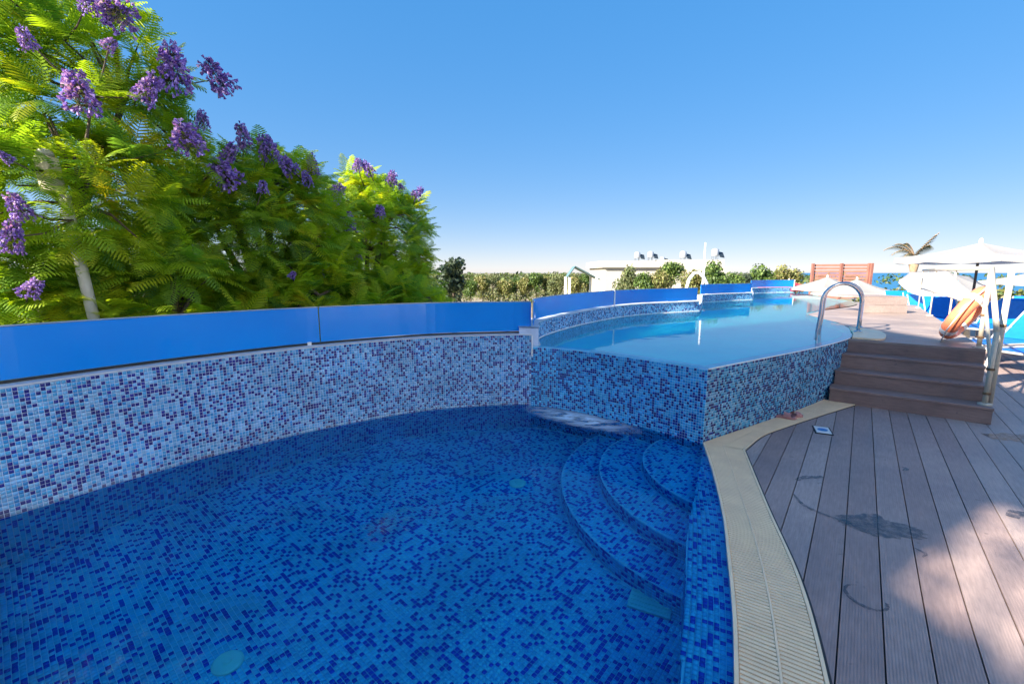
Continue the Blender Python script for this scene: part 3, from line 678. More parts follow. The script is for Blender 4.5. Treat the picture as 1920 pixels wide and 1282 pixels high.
# ------------------------------------------------------------------ railing along the steps and the upper deck
rl = empty('handrail', tuple(rail_pt(0.05, 0.04, 0.17)), 'cream tube railing with rusty joints up the steps and along the deck', 'railing')
TOP = 1.55
posts = [(0.10, 0.17, 0.92), (0.80, DECK_UP, TOP)] + [(0.8 + 2.4 * i, DECK_UP, TOP) for i in range(1, 4)]
for i, (s, z0, z1) in enumerate(posts):
    p = rail_pt(s, 0.045); b = MB().tube([(p.x, p.y, z0), (p.x, p.y, z1)], 0.022 if i < 2 else 0.013, 10).build('post', M['cream_paint'], rl, True)
    MB().lathe([(0.055, 0), (0.055, 0.012), (0.034, 0.02)], (p.x, p.y, z0 + 0.001), 14).build('base_flange', M['cream_paint'], b)
    for zc in ((z0 + 0.12, z0 + 0.37) if i < 2 else ()): MB().lathe([(0.031, -0.012), (0.034, 0), (0.031, 0.012)], (p.x, p.y, zc), 12).build('clamp', M['rust'], b)
p0, p1 = rail_pt(0.10, 0.045), rail_pt(0.80, 0.045); pe = rail_pt(8.05, 0.045)
MB().tube([(p0.x, p0.y, 0.92), (p1.x, p1.y, TOP)], 0.024, 10).build('stair_rail', M['cream_paint'], rl, True)
MB().tube([(p0.x, p0.y, 0.55), (p1.x, p1.y, TOP - 0.40)], 0.017, 8).build('stair_rail', M['cream_paint'], rl, True)
MB().tube([(p1.x, p1.y, TOP), (pe.x, pe.y, TOP)], 0.024, 10).build('top_rail', M['cream_paint'], rl, True)
MB().tube([(p1.x, p1.y, TOP - 0.42), (pe.x, pe.y, TOP - 0.42)], 0.016, 8).build('mid_rail', M['cream_paint'], rl, True)
# second, outer stair rail
for off_, s_, z0, z1 in ((-0.06, 0.52, 0.001, 1.53),):
    p = rail_pt(s_, off_); b = MB().tube([(p.x, p.y, z0), (p.x, p.y, z1)], 0.026, 10).build('outer_post', M['cream_paint'], rl, True)
    MB().lathe([(0.029, -0.014), (0.034, 0), (0.029, 0.014)], (p.x, p.y, z1 * 0.62), 12).build('clamp', M['rust'], b)

# ------------------------------------------------------------------ pool grab rails
for k, (foot, wet) in enumerate((((4.80, 6.13), (4.29, 6.18)), ((5.17, 6.58), (4.66, 6.66)))):
    f, w = Vector((*foot, 0)), Vector((*wet, 0)); d = (w - f)
    path = [f + Vector((0, 0, DECK_UP + 0.024))]
    for zz in (0.85, 1.05): path.append(f + Vector((0, 0, zz)))
    for a in np.linspace(0, math.pi, 13): path.append((f + w) / 2 - d * 0.5 * math.cos(a) + Vector((0, 0, 1.10 + 0.25 * math.sin(a))) + Vector((0, 0, 0)))
    path += [w - d * 0.0 + Vector((0, 0, 0.95)), w + d * 0.04 + Vector((0, 0, 0.7)), w + d * 0.06 + Vector((0, 0, 0.2))]
    e = empty('grab_rail', tuple(f + Vector((0, 0, DECK_UP + 0.024))), ('nearer' if k == 0 else 'farther') + ' curved stainless steel grab rail of the pool ladder', 'grab rail', 'pool ladder grab rails')
    MB().tube(path, 0.021, 10).build('tube', M['steel'], e, True)
    MB().lathe([(0.05, 0), (0.05, 0.008), (0.03, 0.02)], f + Vector((0, 0, DECK_UP + 0.0245)), 16).build('flange', M['steel'], e)

# ------------------------------------------------------------------ lifebuoy
def lifebuoy():
    bot, top = Vector((5.30, 5.42, DECK_UP + 0.02)), Vector((5.50, 5.16, 1.36)); c = (bot + top) / 2
    a1 = (top - bot).normalized(); view = Vector((c.x, c.y, 0)).normalized()
    nrm = (a1.cross(view)).normalized(); nrm = (Matrix.Rotation(R(-9), 3, a1) @ nrm).normalized(); a2 = nrm.cross(a1).normalized()
    Rr, r_ = 0.275, 0.075
    e = empty('lifebuoy', tuple(bot), 'orange lifebuoy with white bands and rope leaning on the railing', 'lifebuoy')
    seg, s2 = 48, 14
    vs = []; fo = []; fw = []
    for i in range(seg):
        th = 2 * math.pi * i / seg; rd = a1 * math.cos(th) + a2 * math.sin(th)
        for j in range(s2):
            ph = 2 * math.pi * j / s2; vs.append(c + rd * (Rr + r_ * math.cos(ph)) + nrm * (r_ * 1.05 * math.sin(ph)))
    fs = lambda i: [(i * s2 + j, ((i + 1) % seg) * s2 + j, ((i + 1) % seg) * s2 + (j + 1) % s2, i * s2 + (j + 1) % s2) for j in range(s2)]
    b = MB(); b.add(vs, [f for i in range(seg) for f in fs(i)]); m = simple('orange_vinyl', (0.84, 0.24, 0.12), 0.42, var=0.1, scale=9, bmp=0.08); ring = b.build('ring', m, e, True)
    for th0 in (0.6, 2.2, 3.75, 5.3):
        bb = MB(); vv = []
        for i in range(4):
            th = th0 + i * 0.075; rd = a1 * math.cos(th) + a2 * math.sin(th)
            for j in range(s2):
                ph = 2 * math.pi * j / s2; vv.append(c + rd * (Rr + (r_ + 0.003) * math.cos(ph)) + nrm * ((r_ * 1.05 + 0.003) * math.sin(ph)))
        bb.add(vv, [(i * s2 + j, (i + 1) * s2 + j, (i + 1) * s2 + (j + 1) % s2, i * s2 + (j + 1) % s2) for i in range(3) for j in range(s2)]); bb.build('white_band', M['white'], e, True)
    path = []
    for i in range(65):
        th = 2 * math.pi * i / 64; sag = 0.045 * abs(math.sin(2 * (th - 0.7))); path.append(c + (a1 * math.cos(th) + a2 * math.sin(th)) * (Rr + r_ + 0.012 + sag) - nrm * 0.01 + Vector((0, 0, -0.3 * sag)))
    path = [Vector((p.x, p.y, max(p.z, DECK_UP + 0.012))) for p in path]
    MB().tube(path, 0.007, 6).build('rope', M['rope'], e, True)
lifebuoy()

# ------------------------------------------------------------------ small things on the deck
def sandal(c, rz, i):
    e = empty('sandal', (*c, 0.012), ['brown and pink rubber sandal nearer the steps, on the cream grating', 'brown and pink rubber sandal nearer the pool corner, on the cream grating'][i], 'sandal', 'pair of sandals', rz=rz)
    out = catmull([(0.12, 0.0), (0.09, 0.042), (0.0, 0.04), (-0.09, 0.036), (-0.125, 0.0), (-0.09, -0.034), (0.0, -0.03), (0.09, -0.042), (0.12, 0.0)], 4)[:-1]
    MB().prism([(p.x, p.y) for p in out], 0, 0.022).build('sole', M['pink'], e, off=(0, 0, 0))
    b = MB(); A = []; B = []
    for a in np.linspace(0, math.pi, 9):
        A.append((0.005, 0.043 * math.cos(a), 0.018 + 0.045 * math.sin(a))); B.append((0.07, 0.046 * math.cos(a), 0.018 + 0.035 * math.sin(a)))
    b.strip(A, B); b.build('strap', M['pink'], e, off=(0, 0, 0))
sandal((2.93, 4.47), R(20), 0); sandal((2.82, 4.46), R(-35), 1)
mk = empty('depth_marker', (2.985, 4.10, 0.0), 'small white plate with a blue round mark set on the deck boards', 'marker')
pq = [(2.985 + x * math.cos(R(-26)) - y * math.sin(R(-26)), 4.10 + x * math.sin(R(-26)) + y * math.cos(R(-26))) for x, y in ((-.06, -.10), (.06, -.10), (.06, .10), (-.06, .10))]
pq2 = [(2.985 + (p[0] - 2.985) * 1.22, 4.10 + (p[1] - 4.10) * 1.18) for p in pq]
MB().prism(pq2, 0.0015, 0.006).build('frame', M['black'], mk); MB().prism(pq, 0.0062, 0.009).build('plate', M['white'], mk)
MB().lathe([(0.042, 0), (0.042, 0.003), (0.02, 0.0032)], (2.985, 4.10, 0.0092), 20).build('blue_mark', simple('marker_blue', (0.02, 0.22, 0.55), 0.4), mk)
def wet_mat():
    m, nt, b = mat('wet_boards'); b.inputs['Roughness'].default_value = 0.1; p = pos(nt)
    L(nt, ramp(nt, noise(nt, 40, 3, 0.5, p), [(0.3, (0.055, 0.052, 0.062)), (0.7, (0.085, 0.078, 0.088))]), b.inputs['Base Color'])
    t = N(nt, 'ShaderNodeBsdfTransparent'); mx = N(nt, 'ShaderNodeMixShader'); L(nt, ramp(nt, noise(nt, 22, 5, 0.7, p), [(0.36, (0.12, 0.12, 0.12)), (0.56, (0.62, 0.62, 0.62))]), mx.inputs[0])
    L(nt, t.outputs[0], mx.inputs[1]); L(nt, b.outputs[0], mx.inputs[2]); L(nt, mx.outputs[0], nt.nodes['Material Output'].inputs['Surface']); return m
M['wet'] = wet_mat()
def puddle(pts, label, closed=True):
    c = catmull(pts + [pts[0]], 9)[:-1] if closed else pts
    n = len(c); rag = []
    ctr = sum((Vector((p[0], p[1], 0)) for p in c), Vector()) / n
    for p in c:
        v = Vector((p[0], p[1], 0)); rag.append(ctr + (v - ctr) * random.uniform(0.90, 1.10))
    b = MB(); b.add([(p.x, p.y, 0.003) for p in rag] if area2([(p.x, p.y) for p in rag]) > 0 else [(p.x, p.y, 0.003) for p in rag][::-1], [tuple(range(n))])
    tag(b.build('wet_patch', M['wet']), label, 'wet patch')
puddle([(2.03, 2.575), (2.145, 2.60), (2.30, 2.585), (2.29, 2.53), (2.40, 2.45), (2.38, 2.36), (2.269, 2.337), (2.09, 2.37), (2.0, 2.475)], 'dark wet wedge shaped patch in the middle of the deck')
def trail(pts, w, label):
    P = [tuple(p[:2]) for p in catmull(pts, 6)]; ww = np.interp(np.linspace(0, 1, len(P)), np.linspace(0, 1, len(w)), w) * RNG.uniform(0.7, 1.3, len(P))
    T = np.gradient(np.array(P), axis=0); T /= np.linalg.norm(T, axis=1)[:, None]; Nn = np.c_[-T[:, 1], T[:, 0]]
    a = np.array(P) + Nn * ww[:, None]; c = np.array(P) - Nn * ww[:, None]
    b = MB(); b.strip([(*p, 0.0032) for p in c], [(*p, 0.0032) for p in a]); tag(b.build('wet_patch', M['wet']), label, 'wet patch')
trail([(1.93, 2.86), (1.905, 2.72), (1.94, 2.62), (2.02, 2.53), (2.06, 2.50)], [0.004, 0.012, 0.014, 0.010, 0.02], 'thin curved wet streak leading into the wedge shaped patch')
trail([(2.08, 3.06), (2.16, 3.105), (2.25, 3.11), (2.31, 3.12)], [0.012, 0.02, 0.02, 0.015], 'short straight wet streak beyond the curved one')
trail([(1.60 + 0.075 * math.cos(a) + 0.055, 1.875 + 0.085 * math.sin(a)) for a in np.linspace(R(75), R(330), 9)], [0.003, 0.007, 0.010, 0.006, 0.008], 'broken wet ring on the nearest deck boards')
trail([(3.10, 2.56), (3.17, 2.60), (3.30, 2.58)], [0.02, 0.05, 0.04], 'dark wet spot at the right edge of the deck')
trail([(2.19, 2.17), (2.23, 2.20), (2.22, 2.25)], [0.004, 0.012, 0.005], 'small wet footprint below the wedge shaped patch')
trail([(3.00, 3.22), (3.05, 3.25), (3.04, 3.29)], [0.008, 0.016, 0.008], 'small wet mark on the deck near the foot of the steps')
trail([(4.40, 3.95), (4.75, 3.82), (4.6, 3.45), (4.15, 3.25)], [0.10, 0.17, 0.17, 0.10], 'pale wet sheen patch at the right of the foot of the steps')

# ------------------------------------------------------------------ parasols
def canopy(e, r, h, sides, mtop, matc, rot, drop=0.10):
    apex = Vector((0, 0, h)); edge = [Vector((r * math.cos(2 * math.pi * k / sides), r * math.sin(2 * math.pi * k / sides), 0)) for k in range(sides)]
    for k in range(sides):
        a, c = edge[k], edge[(k + 1) % sides]; b = MB(); rows = 6; vs = []; fs = []
        for i in range(rows + 1):
            t = i / rows
            for j in range(5):
                s = j / 4; p = apex.lerp(a.lerp(c, s), t); p.z -= 0.10 * t * math.sin(math.pi * s) * r * 0.25 + 0.12 * h * math.sin(math.pi * t); vs.append(rot @ p + Vector(mtop))
        for j in range(5):
            s = j / 4; p = a.lerp(c, s); p.z -= 0.10 * math.sin(math.pi * s) * r * 0.25 + drop; vs.append(rot @ p + Vector(mtop))
        rows2 = rows + 2
        fs = [(i * 5 + j, (i + 1) * 5 + j, (i + 1) * 5 + j + 1, i * 5 + j + 1) for i in range(rows2 - 1) for j in range(4)]
        b.add(vs, fs); b.build('canopy_gore', matc, e, off=(0, 0, 0), smooth=True)
        ribp = [rot @ (apex.lerp(a, t) + Vector((0, 0, -0.12 * h * math.sin(math.pi * t) - 0.015))) + Vector(mtop) for t in np.linspace(0.03, 0.98, 6)]
        MB().tube(ribp, 0.009, 5).build('rib', M['alu'], e, off=(0, 0, 0))
def parasol(loc, r, edge_z, h, label, tilt=(0, 0), matc=None, sides=8, pole=None, rz=0.2, group='white parasols'):
    e = empty('parasol', loc, label, 'parasol', group, rz=rz)
    rot = Matrix.Rotation(tilt[0], 3, 'X') @ Matrix.Rotation(tilt[1], 3, 'Y')
    top = Vector((0, 0, edge_z)); canopy(e, r, h, sides, top, matc or M['canvas'], rot)
    ap = rot @ Vector((0, 0, h)) + top
    MB().tube([(0, 0, 0.0), (0, 0, edge_z - 0.25 if tilt != (0, 0) else edge_z), ap], 0.022, 8).build('pole', pole or M['alu'], e, off=(0, 0, 0))
    MB().lathe([(0.26, 0), (0.26, 0.06), (0.06, 0.09), (0.04, 0.3)], (0, 0, 0.001), 16).build('base', M['cream_paint'], e, off=(0, 0, 0))
    MB().lathe([(0.035, 0), (0.03, 0.06), (0.005, 0.09)], ap, 8).build('finial', M['white'], e, off=(0, 0, 0))
    for k in range(4):
        a = rot @ Vector((r * 0.5 * math.cos(k * math.pi / 2), r * 0.5 * math.sin(k * math.pi / 2), h * 0.5 - 0.05)) + top
        MB().tube([rot @ Vector((0, 0, -0.05)) + top, a], 0.010, 5).build('strut', M['black'], e, off=(0, 0, 0))
    return e
parasol((9.22, 8.95, 0.10), 1.28, 1.70, 0.28, 'large open white parasol at the right edge above the blue loungers', pole=M['black'])
parasol((11.4, 11.9, 0.10), 0.88, 1.12, 0.36, 'tilted white parasol leaning behind the railing', tilt=(R(20), R(-12)))
parasol((16.8, 14.6, 0.10), 1.2, 1.12, 0.28, 'white parasol farthest to the right, cut by the picture edge')
parasol((12.9, 18.4, -0.85), 1.35, 1.75, 0.42, 'white parasol left of its twin in front of the red slatted screen', rz=0.1)
parasol((13.2, 17.2, -0.95), 1.45, 1.70, 0.50, 'white parasol right of its twin in front of the red slatted screen', rz=0.3)
parasol((12.2, 19.8, -0.9), 1.2, 1.75, 0.30, 'dark red parasol at the end of the farthest blue screen', matc=M['red_cloth'], group='red parasols')

# ------------------------------------------------------------------ loungers
M['frame_grey'] = simple('lounger_frame', (0.48, 0.49, 0.50), 0.4, var=0.06)
def lounger():
    e = empty('sun_lounger', (0, 0, 0))
    for s in (-1, 1):
        MB().tube([(-0.95, s * 0.31, 0.32), (0.95, s * 0.31, 0.32)], 0.018, 6).build('side_rail', M['frame_grey'], e, off=(0, 0, 0))
        MB().tube([(0.3, s * 0.30, 0.33), (0.78, s * 0.30, 0.80)], 0.015, 6).build('back_rail', M['frame_grey'], e, off=(0, 0, 0))
        for x in (-0.7, 0.65): MB().tube([(x, s * 0.31, 0.31), (x + (0.08 if x > 0 else -0.08), s * 0.31, 0.0)], 0.018, 6).build('leg', M['frame_grey'], e, off=(0, 0, 0))
    MB().tube([(-0.95, -0.31, 0.32), (-0.95, 0.31, 0.32)], 0.018, 6).build('foot_bar', M['frame_grey'], e, off=(0, 0, 0))
    n = 9; A = [(x, -0.29, 0.338 - 0.03 * math.sin(math.pi * i / (n - 1))) for i, x in enumerate(np.linspace(-0.93, 0.3, n))]; B = [(p[0], 0.29, p[2]) for p in A]
    b = MB().strip(A, B); b.strip([(p[0], p[1], p[2] - 0.012) for p in B], [(p[0], p[1], p[2] - 0.012) for p in A]); b.build('seat_sling', M['blue_sling'], e, off=(0, 0, 0), smooth=False)
    A = [(0.3 + 0.48 * t + 0.02 * math.sin(math.pi * t), -0.285, 0.345 + 0.47 * t - 0.02 * math.sin(math.pi * t)) for t in np.linspace(0, 1, 6)]; B = [(p[0], 0.285, p[2]) for p in A]
    b = MB().strip(A, B); b.strip([(p[0] + 0.01, p[1], p[2] - 0.01) for p in B], [(p[0] + 0.01, p[1], p[2] - 0.01) for p in A]); b.build('back_sling', M['blue_sling'], e, off=(0, 0, 0))
    return e
lp = lounger()
LS = [(8.35, 6.75, R(8), 'nearest blue sun lounger at the right edge below the large parasol'),
      (8.6, 7.65, R(10), 'second blue sun lounger from the front at the right edge'),
      (9.75, 9.05, R(25), 'third blue sun lounger from the front at the right edge, back raised'),
      (10.9, 9.7, R(35), 'fourth blue sun lounger from the front at the right edge, back raised'),
      (12.2, 10.6, R(35), 'farthest blue sun lounger at the right edge, back raised'),
      (10.15, 10.35, R(60), 'blue sun lounger just behind the lifebuoy'),
      (10.75, 11.45, R(62), 'blue sun lounger behind the railing, middle of the row left of the lifebuoy'),
      (11.6, 12.6, R(60), 'blue sun lounger under the tilted white parasol'),
      (12.2, 13.9, R(65), 'blue sun lounger farthest left, beside the timber platform')]
TZ = 0.10
tag(MB().prism([tuple(rail_pt(5.9, -0.06)[:2]), tuple(rail_pt(13.5, -0.06)[:2]), (24, 16.4), (24, 8), tuple(rail_pt(5.9, -9)[:2])], 0.003, TZ).build('lounger_terrace', M['deck_up']), kind='structure')
for i, (x, y, a, lab) in enumerate(LS):
    o = lp if i == 0 else copy_tree(lp)
    o.location = (x, y, (TZ if y > 8.5 else 0.0) + 0.003); o.rotation_euler = (0, 0, a); tag(o, lab, 'sun lounger', 'blue sun loungers on the deck')

# ------------------------------------------------------------------ far terrace with red screen, hedge
tag(MB().prism([(11.0, 14.2), (12.0, 19.3), (10.5, 19.6), (11.5, 24), (40, 24), (40, 14.5), (24.5, 16.5), (13.7, 15.6), (12.4, 14.2)], -3, -0.9).build('far_terrace', simple('far_paving', (0.42, 0.40, 0.38), 0.8, var=0.15, scale=2)), kind='structure')
rs = empty('slatted_screen', (16.2, 21.5, -0.9), 'red wooden slatted screen standing behind the white parasols', 'screen')
A_, B_ = ray_at(1522, 500, 22.0), ray_at(1632, 497, 21.0)
for k in range(11):
    z = 1.82 - k * 0.15; a = Vector((A_.x, A_.y, z)); c = Vector((B_.x, B_.y, z + 0.04)); m_ = (a + c) / 2
    MB().box(m_, ((c - a).length, 0.03, 0.115), math.atan2(c.y - a.y, c.x - a.x)).build('slat', M['red_wood'], rs)
for t in (0, 0.5, 0.96, 1.0):
    p = A_.lerp(B_, t); MB().box((p.x, p.y - 0.09, 0.52), (0.11, 0.10, 2.82), 0).build('post', M['red_wood'], rs)

# ------------------------------------------------------------------ foliage builders
def leaf_cloud(name, P, Nrm, size, col, aspect=0.55):
    n = len(P); a = RNG.normal(size=(n, 3)); Nn = Nrm + a * 0.8; Nn /= np.linalg.norm(Nn, axis=1)[:, None]
    t = np.cross(Nn, RNG.normal(size=(n, 3))); t /= np.linalg.norm(t, axis=1)[:, None]; b = np.cross(Nn, t)
    s = np.asarray(size).reshape(-1, 1) * RNG.uniform(0.7, 1.3, (n, 1)); v = np.empty((n, 4, 3))
    v[:, 0] = P - t * s; v[:, 1] = P + b * s * aspect; v[:, 2] = P + t * s; v[:, 3] = P - b * s * aspect
    return quads_mesh(name, v, col)
def quads_mesh(name, v, col):
    n = len(v); me = bpy.data.meshes.new(name); me.vertices.add(n * 4); me.vertices.foreach_set('co', v.reshape(-1))
    me.loops.add(n * 4); me.loops.foreach_set('vertex_index', np.arange(n * 4)); me.polygons.add(n)
    me.polygons.foreach_set('loop_start', np.arange(n) * 4); me.polygons.foreach_set('loop_total', np.full(n, 4)); me.update(calc_edges=True)
    a = me.attributes.new('Col', 'FLOAT_COLOR', 'POINT'); cc = np.ones((n, 4, 4)); cc[:, :, :3] = col[:, None, :]; a.data.foreach_set('color', cc.reshape(-1).astype(np.float32)); return me
def blob_points(n, clumps, rad, squash=0.8):
    c = clumps[RNG.integers(0, len(clumps), n)]; d = RNG.normal(size=(n, 3)); d /= np.linalg.norm(d, axis=1)[:, None]
    r_ = rad * RNG.random((n, 1)) ** 0.45; return c[:, :] + d * r_ * np.array([1, 1, squash]), d
FAR_PAL = {'green': [(0.06, 0.11, 0.025), (0.10, 0.15, 0.035), (0.045, 0.08, 0.025)], 'olive': [(0.11, 0.14, 0.06), (0.14, 0.15, 0.07), (0.08, 0.10, 0.05)], 'yellow': [(0.15, 0.16, 0.05), (0.11, 0.13, 0.04), (0.20, 0.18, 0.08)], 'dark': [(0.035, 0.055, 0.035), (0.05, 0.07, 0.045), (0.025, 0.045, 0.03)]}
def far_tree_meshes(kind, tall):
    nc = 16; k = np.arange(nc)
    if tall: cl = np.c_[RNG.normal(0, 0.10, nc), RNG.normal(0, 0.10, nc), RNG.uniform(0.15, 0.93, nc)]; cl[:, :2] *= (1.15 - cl[:, 2:3]) * 2.0; rad = 0.16
    else: d = RNG.normal(size=(nc, 3)); d /= np.linalg.norm(d, axis=1)[:, None]; cl = d * np.array([0.30, 0.30, 0.24]) * RNG.uniform(0.5, 1, (nc, 1)) + np.array([0, 0, 0.66]); rad = 0.19
    P, D = blob_points(2200, cl, rad); pal = np.array(FAR_PAL[kind]); col = pal[RNG.integers(0, 3, len(P))] * RNG.uniform(0.9, 1.6, (len(P), 1))
    me = leaf_cloud('crown', P, D, 0.030, col, 0.7); me.materials.append(M['leaf_far'])
    b = MB(); b.tube([(0, 0, 0), (0.01, 0, 0.3), (0.0, 0.01, 0.62)], [0.045, 0.032, 0.014], 6)
    for i in range(5): c = cl[i]; b.tube([(0.005, 0, 0.32 + 0.05 * i), (c[0] * 0.6, c[1] * 0.6, (c[2] + 0.4) / 2 + 0.05), tuple(c)], [0.02, 0.013, 0.006], 5)
    tr = bpy.data.meshes.new('trunk'); tr.from_pydata(b.v, [], b.f); tr.materials.append(M['bark']); return me, tr
variants = {}
def far_tree(u, vtop, wpx, Y, kind, label, base=-3.0, tall=False, name='tree'):
    key = (kind, tall, random.randrange(3))
    if key not in variants: variants[key] = far_tree_meshes(kind, tall)
    cm, tm = variants[key]; top = ray_at(u, vtop, Y); h = top.z - base; w = wpx * Y / F_PX
    e = empty(name, (top.x, top.y, base), label, 'tree', 'trees in the background', rz=random.uniform(0, 6.28))
    for nm, me in (('crown', cm), ('trunk', tm)):
        o = bpy.data.objects.new(nm, me); COL.objects.link(o); o.parent = e; 
        if tall: o.scale = (w / 0.46, w / 0.46, h * 1.04)
        elif nm == 'crown':
            wc = w * random.uniform(1.15, 1.45); hc = min(h * 0.85, wc * random.uniform(0.85, 1.5)); o.scale = (wc / 0.98, wc / 0.98, hc / 0.80); o.location = (0, 0, h - hc * 1.04 / 0.80)
        else: o.scale = (w * 0.9, w * 0.9, h * 1.0)
far_tree(850, 493, 60, 30, 'dark', 'dark conical evergreen tree right of the jacarandas', tall=True, name='cypress_tree')
for u, v, w, Y, k, lab in [
    (806, 522, 40, 42, 'green', 'low green tree at the right foot of the jacarandas'), (826, 528, 30, 44, 'olive', 'low olive tree left of the dark conical tree'),
    (882, 519, 32, 64, 'green', 'green tree just right of the dark conical tree'), (905, 508, 34, 64, 'yellow', 'first tall yellow green tree of the far row'),
    (924, 509, 30, 66, 'olive', 'second tall tree of the far row, olive green'), (946, 517, 36, 65, 'yellow', 'third, shorter yellow green tree of the far row'),
    (968, 519, 34, 68, 'green', 'dark green gap tree in the middle of the far row'), (986, 514, 34, 66, 'yellow', 'yellow green tree right of the middle of the far row'),
    (1006, 507, 38, 66, 'green', 'tall green tree left of the grey olive tree'), (1024, 510, 30, 68, 'yellow', 'slim yellow green tree touching the grey olive tree'),
    (1043, 504, 42, 50, 'olive', 'grey olive tree beside the teal roofed shelter'), (1078, 512, 40, 60, 'yellow', 'yellow green tree behind the teal roofed shelter'),
    (1102, 508, 36, 62, 'green', 'green tree between the shelter and the white building'), (1122, 503, 30, 60, 'olive', 'olive tree touching the left edge of the white building'),
    (1172, 490, 52, 21, 'olive', 'pale olive tree in front of the left part of the white building'), (1206, 505, 44, 20, 'green', 'round green tree second from left before the white building'),
    (1238, 497, 48, 20, 'yellow', 'light green tree under the water tanks'), (1264, 486, 54, 22, 'green', 'tall green tree hiding the right end of the white building'),
    (1300, 494, 50, 20, 'yellow', 'bright green tree left of the white pole'), (1346, 482, 62, 19, 'green', 'tallest green tree just right of the white pole'),
    (1376, 506, 40, 21, 'green', 'small green tree right of the tallest one'), (1397, 507, 36, 22, 'dark', 'small dark tree above the second blue screen'),
    (1436, 488, 70, 25, 'green', 'broad green tree above the farthest blue screen'), (1478, 490, 62, 26, 'yellow', 'broad yellow green tree left of the red slatted screen')]:
    far_tree(u, v, w, Y, k, lab)
# low scrub behind the far row
P, D = blob_points(9000, np.c_[RNG.uniform(-16, 22, 160), RNG.uniform(58, 100, 160), RNG.uniform(-2.8, -1.9, 160)], 1.3, 0.6)
me = leaf_cloud('scrub', P, D, 0.20, np.array(FAR_PAL['olive'] + FAR_PAL['yellow'])[RNG.integers(0, 6, len(P))]); me.materials.append(M['leaf_far']); tag(link('scrub', me, None), 'dry olive scrub covering the far field', 'scrub', kind='stuff')
P, D = blob_points(30000, np.c_[RNG.uniform(-260, 190, 700), RNG.uniform(150, 420, 700), RNG.uniform(-2.6, -0.5, 700)], 4.5, 0.55)
me = leaf_cloud('far_wood', P, D, 0.8, np.array(FAR_PAL['olive'] + FAR_PAL['green'])[RNG.integers(0, 6, len(P))]); me.materials.append(M['leaf_far']); tag(link('far_wood', me, None), 'distant wood on the horizon behind the far trees', 'wood', kind='stuff')
# hedge on the seaward side
def hedge(a, c, z0, z1, w, label, n=5200):
    a, c = Vector(a), Vector(c); t = RNG.random(n); P = np.c_[a.x + (c.x - a.x) * t, a.y + (c.y - a.y) * t, z0 + (z1 - z0) * RNG.random(n) ** 0.7] + RNG.normal(size=(n, 3)) * np.array([w * .3, w * .3, 0.05])
    P[:, 2] += 0.12 * np.sin(t * 40) * np.sin(t * 93)
    pal = np.array(FAR_PAL['green'] + FAR_PAL['yellow'] + FAR_PAL['olive']); e = empty('hedge', ((a.x + c.x) / 2, (a.y + c.y) / 2, z0), label, 'hedge')
    me = leaf_cloud('foliage', P - np.array([(a.x + c.x) / 2, (a.y + c.y) / 2, z0]), np.tile([0, -0.5, 0.8], (n, 1)), 0.10, pal[RNG.integers(0, 9, n)]); me.materials.append(M['leaf_far']); link('foliage', me, None, e)
    MB().box(((a.x + c.x) / 2, (a.y + c.y) / 2, z0 + (z1 - z0) * 0.4), ((c - a).length, w * 0.5, (z1 - z0) * 0.7), math.atan2(c.y - a.y, c.x - a.x)).build('stems', simple('hedge_core', (0.03, 0.05, 0.015), 0.9), e)
hedge((15.6, 19.8, 0), (25.5, 17.0, 0), -0.9, 0.72, 0.9, 'long clipped green hedge between the deck and the sea', 9000)

# ------------------------------------------------------------------ white building with tanks
bw = empty('white_building', (11, 44, -3), 'low cream white flat roofed building with water tanks', 'building')
YB = 42.0; xl, xr = ray_at(1130, 500, YB).x, ray_at(1372, 500, YB).x; zt = ray_at(1130, 489, YB).z; xm = ray_at(1248, 489, YB).x
MB().prism([(xl + .35, YB + .3), (xr, YB + .3), (xr, YB + 9), (xl + .35, YB + 9)], -3, zt - 0.62).build('wall', M['wall_white'], bw)
MB().prism([(xl, YB), (xm, YB), (xm, YB + 9.3), (xl, YB + 9.3)], zt - 0.615, zt).build('parapet', M['wall_white'], bw)
MB().prism([(xm + .01, YB + 1.5), (xr, YB + 1.5), (xr, YB + 9), (xm + .01, YB + 9)], zt - 0.615, zt + 0.15).build('roof_block', M['wall_white'], bw)
for k in range(4):
    x = xl + 1.6 + k * 2.6; w_ = MB().box((x, YB + 0.29, -0.7), (1.1, 0.05, 1.3)).build('window', M['white'], bw); MB().box((x, YB + 0.258, -0.7), (0.95, 0.02, 1.15)).build('pane', M['glass'], w_)
